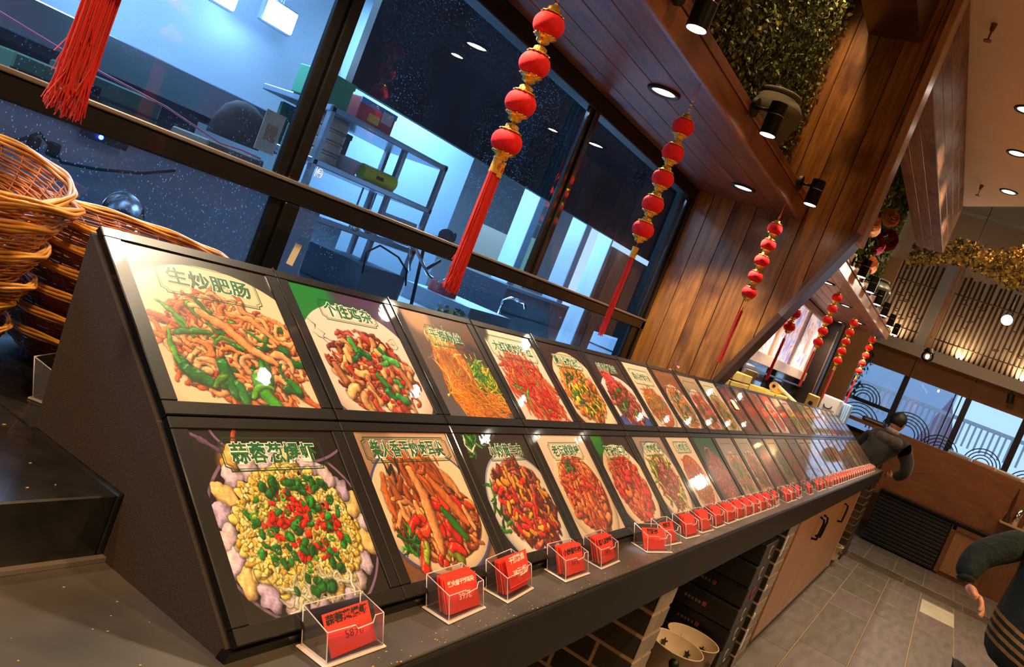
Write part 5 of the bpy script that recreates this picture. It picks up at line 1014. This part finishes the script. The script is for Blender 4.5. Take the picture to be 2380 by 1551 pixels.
# things on the booth table
for k,(y,l,m) in enumerate(((.28,.26,mat('dark_case',(.05,.03,.05),.5)),(-.62,.24,mat('light_blue_pack',(.40,.60,.85),.4)),(-.86,.22,mat('orange_pack',(.55,.22,.06),.5)),(-1.1,.3,mat('cream_pack',(.7,.6,.5),.5)))):
    z=1.182; t=thing('tissue_pack',('dark flat case on the table at the customer\'s left hand','light blue packet on the far table','orange packet on the far table','cream tray at the right end of the far table')[k],'packet',(9.6,y,z)); G().rbox(9.5,9.7,y-l/2,y+l/2,z,z+.05,.008).build('pack_body',m,t); G().box(9.495,9.5,y-l/2+.03,y+l/2-.03,z+.02,z+.035).build('pack_print',mat('pack_line',(.3,.3,.35),.5),t)

# ---------------------------------------------------------------- far wall with windows, blinds, lattice and garland
FX=11.0
fw=struct('wall_far', G().box(FX,FX+.12,-5,1.0,0,1.0).box(FX+.1,FX+.14,-5,1.0,2.28,4.0).box(FX,FX+.12,-5,-2.4,1.0,2.3), mat('tan_far_wall',(.50,.33,.20),.8,nscale=2,namp=.05))
BLUF=mat('window_frame_dark',(.012,.014,.022),.35)
wf=struct('window_3', G().rbox(FX-.03,FX+.03,-2.4,.95,.98,1.03,.004), BLUF)
for y in (.93,.25,-.48,-1.12,-1.85): G().rbox(FX-.03,FX+.03,y-.035,y+.035,1.03,2.3,.004).build('mullion',BLUF,wf)
G().rbox(FX-.02,FX+.03,.22,.95,1.36,1.41,.003).build('transom',BLUF,wf); G().rbox(FX-.02,FX+.03,-1.12,-.48,1.13,1.18,.003).build('transom',BLUF,wf)
for y0,y1 in ((.285,.895),(-.445,.215),(-1.085,-.515),(-1.8,-1.155)): G().box(FX+.0,FX+.004,y0,y1,1.03,2.25).build('pane',thin_glass('far_glass',(.96,.98,1),.8),wf)
IRON=mat('blue_black_iron',(.010,.022,.06),.4)
def arcs(yc,z0,n,r0,dr,lab):
    t=thing('iron_arc_grille',lab,'window grille',(FX-.05,yc,z0),'wave-shaped iron grilles on the far windows')
    for k in range(n):
        r=r0-dr*k
        G().tube([(FX-.05,yc+r*math.cos(a),z0+r*math.sin(a)) for a in np.linspace(0,math.pi,15)],.0075,5).build('arc',IRON,t)
arcs(.62,1.40,4,.20,.038,'fan of concentric iron arcs left of the seated customer'); arcs(.60,1.08,4,.27,.045,'lower fan of iron arcs at the left window, close to the boards'); arcs(.02,1.18,5,.28,.04,'fan of concentric iron arcs just right of the customer\'s head'); arcs(-.40,1.12,5,.22,.04,'fan of iron arcs below the middle mullion'); arcs(-.88,1.18,4,.20,.038,'fan of iron arcs in the right window'); arcs(-1.42,1.10,5,.24,.04,'fan of iron arcs at the right edge of the photo')
t=thing('iron_bars','pair of upright iron bars crossing the middle window','window grille',(FX-.05,-.35,1.1))
for y in (-.33,-.40): G().rbox(FX-.056,FX-.044,y-.008,y+.008,1.05,1.90,.002).build('bar',IRON,t)
BLD=mat('brown_blind',(.36,.19,.08),.8,nscale=3,namp=.05)
for i,(y0,y1) in enumerate(((.235,.90),(-.47,.225),(-1.2,-.48),(-1.9,-1.21))):
    t=thing('roller_blind','plain brown roller blind, %s from the left on the far windows'%ORD[i],'blind',(FX-.06,(y0+y1)/2,1.88),'brown roller blinds'); G().rbox(FX-.065,FX-.055,y0,y1,1.885,2.2,.002).build('cloth',BLD,t); G().cyl((FX-.06,y0,1.885),(FX-.06,y1,1.885),.008,n=8).build('bottom_bar',BLD,t)
struct('trim_11', G().rbox(FX-.30,FX,-3,.95,2.14,2.20,.004).rbox(FX-.34,FX-.30,-3,.95,2.13,2.27,.004), mat('grey_ledge',(.30,.27,.24),.7))
# lattice of upright bamboo poles in front of a lit wall
struct('wall_far_upper', G().box(FX+.0,FX+.05,-3,1.4,2.2,4.0), mat('lit_cream_wall',(.55,.42,.30),.8))
lt=thing('bamboo_lattice','dark upright bamboo lattice screen in front of the lit cream wall','lattice',(FX-.2,0,2.28)); POLE=mat('bamboo_dark',(.10,.06,.035),.5,nscale=20,namp=.4)
y=.86; k=0
while y>-1.9:
    if not (.12<y<.34):
        g=G().tube([(FX-.2+.01*(k%2),y+RG.uniform(-.004,.004),2.28),(FX-.2,y,2.75),(FX-.2,y+RG.uniform(-.01,.01),3.25+RG.uniform(-.03,.04))],.011+.004*RG.random(),6); g.build('bamboo_pole',POLE,lt)
    y-=.056; k+=1
for z,a,b in ((2.42,.3,.88),(3.0,.3,.88),(2.42,-1.9,.2),(3.02,-1.9,.2)): G().tube([(FX-.215,a,z),(FX-.215,b,z)],.008,5).build('cross_pole',POLE,lt)
for j in range(46):
    y=RG.choice((RG.uniform(.36,.74),RG.uniform(-.25,.02),RG.uniform(-1.0,-.4))); z=RG.uniform(2.5,2.98); G().rbox(FX-.225,FX-.205,y-.03,y+.03,z-.006,z+.006,.001).build('carved_piece',POLE,lt)
struct('trim_12', G().rbox(FX-.25,FX-.1,.205,.325,2.2,3.35,.004), mat('grey_pilaster',(.40,.39,.37),.7))
G().rbox(FX-.24,FX-.2,.13,.165,2.2,3.35,.003).rbox(FX-.24,FX-.2,.175,.20,2.2,3.35,.003).build('pale_moulding',TRIMW,bpy.data.objects['trim_12'])
for y,e in ((.6,2),(-.2,2.5),(-.9,3)): lamp('AREA',(FX-.12,y,2.3),e,(1,.72,.42),.5,(math.radians(180),0,0),sy=.05,name='ledge_uplight')
YL2=[mat('yellow_leaf_a',(.42,.24,.02),.8),mat('yellow_leaf_b',(.28,.15,.015),.8),mat('yellow_leaf_c',(.55,.34,.04),.8),mat('yellow_leaf_d',(.05,.035,.015),.7)]
def gsh(p,rg): return p[(p[:,2]>2.93+.10*np.sin(p[:,1]*4+1)+.16*(.3-p[:,1]))&(p[:,2]<3.22+.05*np.sin(p[:,1]*9)+.24*(.3-p[:,1]))]
leaves('yellow_garland',13000,((8.8,9.2),(-1.1,.56),(2.8,3.7)),.026,YL2,'thick garland of yellow-brown leaves hanging under the far ceiling','garland',51,normal=(-1,0,0),shape=gsh)
# pendant lamps, small projector
t=thing('pendant_bulb','bright round pendant bulb in front of the bamboo lattice at right','pendant lamp',(8,-.512,2.52)); G().ball((8,-.512,2.52),.045,n=18).build('bulb',emis('bulb_white',(1,.95,.86),40),t); G().tube([(8,-.512,2.56),(8,-.512,4.0)],.004,5).build('cord',BLACKM,t); G().cyl((8,-.512,2.565),(8,-.512,2.60),.02,n=12).build('socket',BLACKM,t); lamp('POINT',(7.9,-.512,2.45),5,WARM2,.05,name='pendant_glow')
t=thing('glass_pendant','clear glass pendant with an orange filament above the windows','pendant lamp',(8,-.035,1.97)); G().ball((8,-.035,1.975),.055,n=20).build('glass_shade',thin_glass('clear_shade',(.95,.9,.85),1),t); G().ball((8,-.035,1.975),.018,.018,.024,10).build('filament',emis('filament',(1,.45,.12),18),t); G().lathe([(.001,.075),(.03,.07),(.05,.04),(.052,.03)],20,(8,-.035,1.985)).build('cap',BLACKM,t); G().tube([(8,-.035,2.05),(8,-.035,4.0)],.003,5).build('cord',BLACKM,t)
t=thing('track_spotlight','small black track light below the grey ledge at right','spotlight',(10.68,-.86,2.13)); G().cyl((10.68,-.86,2.09),(10.68,-.88,1.98),.038,n=14).build('lamp_barrel',BLACKM,t); G().tube([(10.68,-.86,2.09),(10.68,-.86,2.135)],.008,5).build('stem',BLACKM,t)
fol((10.6,.80,1.85),(.15,.16,.62),420,.05,'dark climbing plant on the post left of the far window',61,(DLF,mat('blue_leaf',(.02,.05,.05),.6)))
# outside: pale fence and building in blue dusk light
OUT=emis('dusk_sky_wall',(.0,.0,.0),0)
fe=thing('pale_fence','pale picket fence outside the far windows','fence',(14,0,0))
FEN=mat('fence_blue',(.85,.92,1),.8)
for k in range(34): G().box(14,14.03,1.4-.085*k,1.43-.085*k,1.30,1.68).build('picket',FEN,fe)
G().box(14.03,14.06,-1.6,1.5,1.66,1.72).build('rail',FEN,fe)
bd=thing('pale_house','pale building with a red-brown gable outside the far windows','building',(18,0,0)); G().box(18,22,-.2,6,-2,2.6).build('house_wall',mat('house_pale',(.62,.72,.85),.9),bd); G().prism([(-.6,1.0),(-.2,2.1),(.1,1.1)],0,17.0,17.4).build('gable',mat('house_red',(.45,.28,.36),.9),bd); G().box(17.2,17.4,-.75,-.1,-2,1.0).build('porch_wall',mat('house_pink',(.62,.5,.6),.9),bd)
struct('floor_outside', G().box(12.1,60,-30,30,-.2,-.1), mat('grey_ground',(.3,.32,.35),.9))
# ---------------------------------------------------------------- people
def skinned(name,verts,edges,radii,m,parent,sub=2,kind=None):
    me=bpy.data.meshes.new(name); off=wloc(parent); me.from_pydata([tuple(Vector(v)-off) for v in verts],edges,[]); me.materials.append(m)
    o=bpy.data.objects.new(name,me); COL.objects.link(o); o.parent=parent
    import bmesh
    b_=bmesh.new(); b_.from_mesh(me); b_.verts.layers.skin.verify(); b_.to_mesh(me); b_.free()
    o.modifiers.new('skin','SKIN').use_smooth_shade=True
    for i,r in enumerate(radii):
        s=me.skin_vertices[0].data[i]; s.radius=(r,r) if not isinstance(r,tuple) else r
    me.skin_vertices[0].data[0].use_root=True
    sb=o.modifiers.new('sub','SUBSURF'); sb.levels=sub; sb.render_levels=sub
    return o
def head(parent,c,r,facing,hair_m,tilt=0,hair_back=True):
    f=Vector(facing).normalized(); a=math.atan2(f.y,f.x); M=Matrix.Translation(c)@Matrix.Rotation(a,4,'Z')@Matrix.Rotation(tilt,4,'Y')
    g=G().ball((0,0,0),r*.95,r*.78,r*1.18,20)
    g.v=[(p[0]*(1-.0*p[2])+(.05*r if p[2]<-.2*r and p[0]>0 else 0),p[1]*(1-.25*max(0,-p[2]/r)),p[2]) for p in g.v]
    g.ball((r*.93,0,-.1*r),r*.16,r*.12,r*.2,10).ball((-.05*r,r*.79,-.05*r),r*.14,r*.06,r*.24,10).ball((-.05*r,-r*.79,-.05*r),r*.14,r*.06,r*.24,10)
    g.rot(M); g.build('head',SKIN,parent)
    e=G().ball((r*.86,r*.3,.06*r),r*.07,r*.09,r*.05,8).ball((r*.86,-r*.3,.06*r),r*.07,r*.09,r*.05,8).box(r*.84,r*.9,-r*.22,r*.22,-.52*r,-.47*r); e.rot(M); e.build('eyes_and_mouth',HAIR,parent)
    h=G().ball((-.07*r,0,.16*r),r*1.03,r*.9,r*1.12,20); keep=[]
    for i,fc in enumerate(h.f):
        cx=sum(h.v[k][0] for k in fc)/len(fc); cz=sum(h.v[k][2] for k in fc)/len(fc)
        if cz>.28*r+ .5*max(cx,-.2*r) or (cx<-.1*r and cz>-.55*r): keep.append(i)
    h.f=[h.f[i] for i in keep]; h.m=[0]*len(keep); h.sm=[True]*len(keep); h.rot(M); o=h.build('hair',hair_m,parent); s=o.modifiers.new('t','SOLIDIFY'); s.thickness=.012
def hand(parent,base,d,side,m,curl=.5,L=.17):
    # base wrist point, d pointing direction to the fingers, side = direction across the knuckles (to the thumb)
    d=Vector(d).normalized(); s=Vector(side).normalized(); n=d.cross(s).normalized(); b=Vector(base); V=[b,b+d*L*.22,b+d*L*.44]; E=[(0,1),(1,2)]; R_=[(.022,.017),(.032,.016),(.034,.014)]
    for i,(o,l) in enumerate(((.027,.80),(.010,.92),(-.008,.85),(-.025,.66))):
        k=len(V); p0=V[1]+s*o*.8; p1=b+d*L*.48+s*o; ll=L*.45*l
        p2=p1+(d*math.cos(curl)+n*math.sin(curl))*ll*.42; p3=p2+(d*math.cos(curl*2.2)+n*math.sin(curl*2.2))*ll*.33; p4=p3+(d*math.cos(curl*3.2)+n*math.sin(curl*3.2))*ll*.25
        V+=[p1,p2,p3,p4]; E+=[(2,k),(k,k+1),(k+1,k+2),(k+2,k+3)]; R_+=[.0105,.0092,.0085,.0070]
    k=len(V); V+=[V[1]+s*.030,V[1]+s*.048+d*.022+n*.012,V[1]+s*.052+d*.045+n*.02]; E+=[(1,k),(k,k+1),(k+1,k+2)]; R_+=[.0125,.0105,.0085]
    return skinned('hand',V,E,R_,m,parent,1)
# customer seated beyond the far end, seen from behind
JACK=mat('dark_padded_jacket',(.010,.0085,.008),.8,nscale=30,namp=.4,bump=.4,sheen=.3); JACKL=mat('grey_brown_yoke',(.07,.055,.05),.85,nscale=25,namp=.4,bump=.4)
p1=thing('person','seated person seen from behind in a dark padded jacket leaning on the far table','person',(8.35,-.02,0))
X=8.30
skinned('jacket',[(X+.05,.24,.60),(X+.03,.14,.80),(X+.03,.06,.98),(X+.04,.0,1.12),(X+.06,.0,1.20),
  (X+.04,.16,1.10),(X+.08,.225,.96),(X+.20,.20,.86),(X+.04,-.15,1.09),(X+.03,-.235,.96),(X+.02,-.25,.86),(X+.10,-.17,.79)],
  [(0,1),(1,2),(2,3),(3,4),(3,5),(5,6),(6,7),(3,8),(8,9),(9,10),(10,11)],[(.20,.14),(.19,.14),(.17,.13),(.125,.10),(.065,.06),.080,.062,.052,.080,.070,.062,.050],JACK,p1)
skinned('jacket_yoke',[(X-.045,.0,1.10),(X-.02,.14,1.115),(X-.02,-.14,1.105),(X-.02,0,1.17)],[(0,1),(0,2),(0,3)],[(.06,.075),.065,.065,.05],JACKL,p1,2)
skinned('collar',[(X+.03,.06,1.205),(X-.01,.0,1.20),(X+.03,-.06,1.195)],[(0,1),(1,2)],[.030,.034,.030],mat('fleece_collar',(.34,.29,.25),.9,nscale=80,namp=.3,bump=.5),p1,2)
skinned('legs',[(X+.05,.26,.60),(X+.12,.34,.56),(X+.45,.36,.52),(X+.47,.36,.10),(X+.12,.18,.56),(X+.45,.20,.52),(X+.47,.20,.10)],[(0,1),(1,2),(2,3),(0,4),(4,5),(5,6)],[.11,.085,.07,.05,.085,.07,.05],BLACKM,p1)
head(p1,(X+.07,-.01,1.30),.085,(.85,-.5,-.15),HAIR,.2)
hand(p1,(X+.115,-.16,.785),(.5,.7,-.1),(0,0,1),SKIN,.4,.15)
ch=thing('dining_stool','dark stool under the seated person','stool',(X+.05,.27,0)); G().rbox(X-.10,X+.25,.12,.42,.44,.48,.01).build('seat',CABD,ch)
for a,b in ((-.08,.14),(-.08,.37),(.2,.14),(.2,.37)): G().rbox(X+a,X+a+.03,b,b+.03,0,.44,.003).build('leg',CABD,ch)
# person in dark green sweater at the right edge
SWE=mat('dark_green_knit',(.008,.020,.016),.9,nscale=50,namp=.35,bump=.5); 
def knit():
    m,t,b=nt('dark_green_knit_striped'); N=t.nodes.new; L=t.links; tc=N('ShaderNodeTexCoord'); sp=N('ShaderNodeSeparateXYZ'); L.new(tc.outputs['Object'],sp.inputs[0])
    def M(op,a,b_=None):
        n=N('ShaderNodeMath'); n.operation=op
        for i,v in enumerate((a,b_)):
            if v is None: continue
            if isinstance(v,(int,float)): n.inputs[i].default_value=v
            else: L.new(v,n.inputs[i])
        return n.outputs[0]
    w=M('ADD',sp.outputs['Z'],M('MULTIPLY',sp.outputs['Y'],-.30)); q=M('DIVIDE',M('SUBTRACT',w,.665),.030)
    on=M('MULTIPLY',M('MULTIPLY',M('GREATER_THAN',q,0),M('LESS_THAN',q,4)),M('LESS_THAN',M('FRACT',q),.48))
    mx=N('ShaderNodeMix'); mx.data_type='RGBA'; L.new(on,mx.inputs[0]); mx.inputs[6].default_value=(.008,.020,.016,1); mx.inputs[7].default_value=(.34,.19,.055,1); L.new(mx.outputs[2],b.inputs['Base Color']); b.inputs['Roughness'].default_value=.9
    nz=N('ShaderNodeTexNoise'); nz.inputs['Scale'].default_value=9; nz.inputs['Detail'].default_value=6; bp=N('ShaderNodeBump'); bp.inputs['Strength'].default_value=.9; bp.inputs['Distance'].default_value=.02; L.new(nz.outputs[0],bp.inputs['Height']); L.new(bp.outputs[0],b.inputs['Normal']); return m
KN=knit(); TRO=mat('black_trousers',(.008,.008,.010),.8); STRP=mat('tan_stripe',(.42,.24,.07),.8,nscale=60,namp=.2)
p2=thing('person','standing person in a dark green sweater with tan stripes, cut off by the right edge','person',(3.1,-1.0,0))
X=3.1; Y=-1.005
skinned('sweater',[(X,Y,.58),(X,Y,.80),(X,Y,.97),(X,Y,1.08),(X,Y,1.15),(X-.01,Y+.125,1.075),(X-.06,Y+.255,.965),(X-.10,Y+.270,.90),(X-.12,Y+.262,.862),(X,Y-.135,1.075),(X-.02,Y-.23,.93),(X-.08,Y-.22,.80)],
  [(0,1),(1,2),(2,3),(3,4),(3,5),(5,6),(6,7),(7,8),(3,9),(9,10),(10,11)],[(.21,.15),(.195,.145),(.15,.12),(.125,.09),(.05,.05),.068,.058,.05,.036,.068,.055,.04],KN,p2)
hand(p2,(X-.125,Y+.258,.85),(-.1,-.80,-.45),(-.6,.25,.5),SKIN,.42,.155)
skinned('cuff',[(X-.11,Y+.268,.885),(X-.125,Y+.260,.855)],[(0,1)],[.040,.040],SWE,p2,1)
skinned('trousers',[(X,Y,.60),(X,Y+.09,.50),(X-.02,Y+.10,.28),(X,Y+.10,.07),(X,Y-.09,.50),(X+.02,Y-.10,.28),(X,Y-.10,.07)],[(0,1),(1,2),(2,3),(0,4),(4,5),(5,6)],[(.17,.13),.10,.075,.055,.10,.075,.055],TRO,p2)
for s in (1,-1): G().ball((X-.04,Y+.10*s,.035),.10,.045,.035,12).build('shoe',BLACKM,p2)
head(p2,(X,Y,1.30),.092,(-1,-.3,0),HAIR)
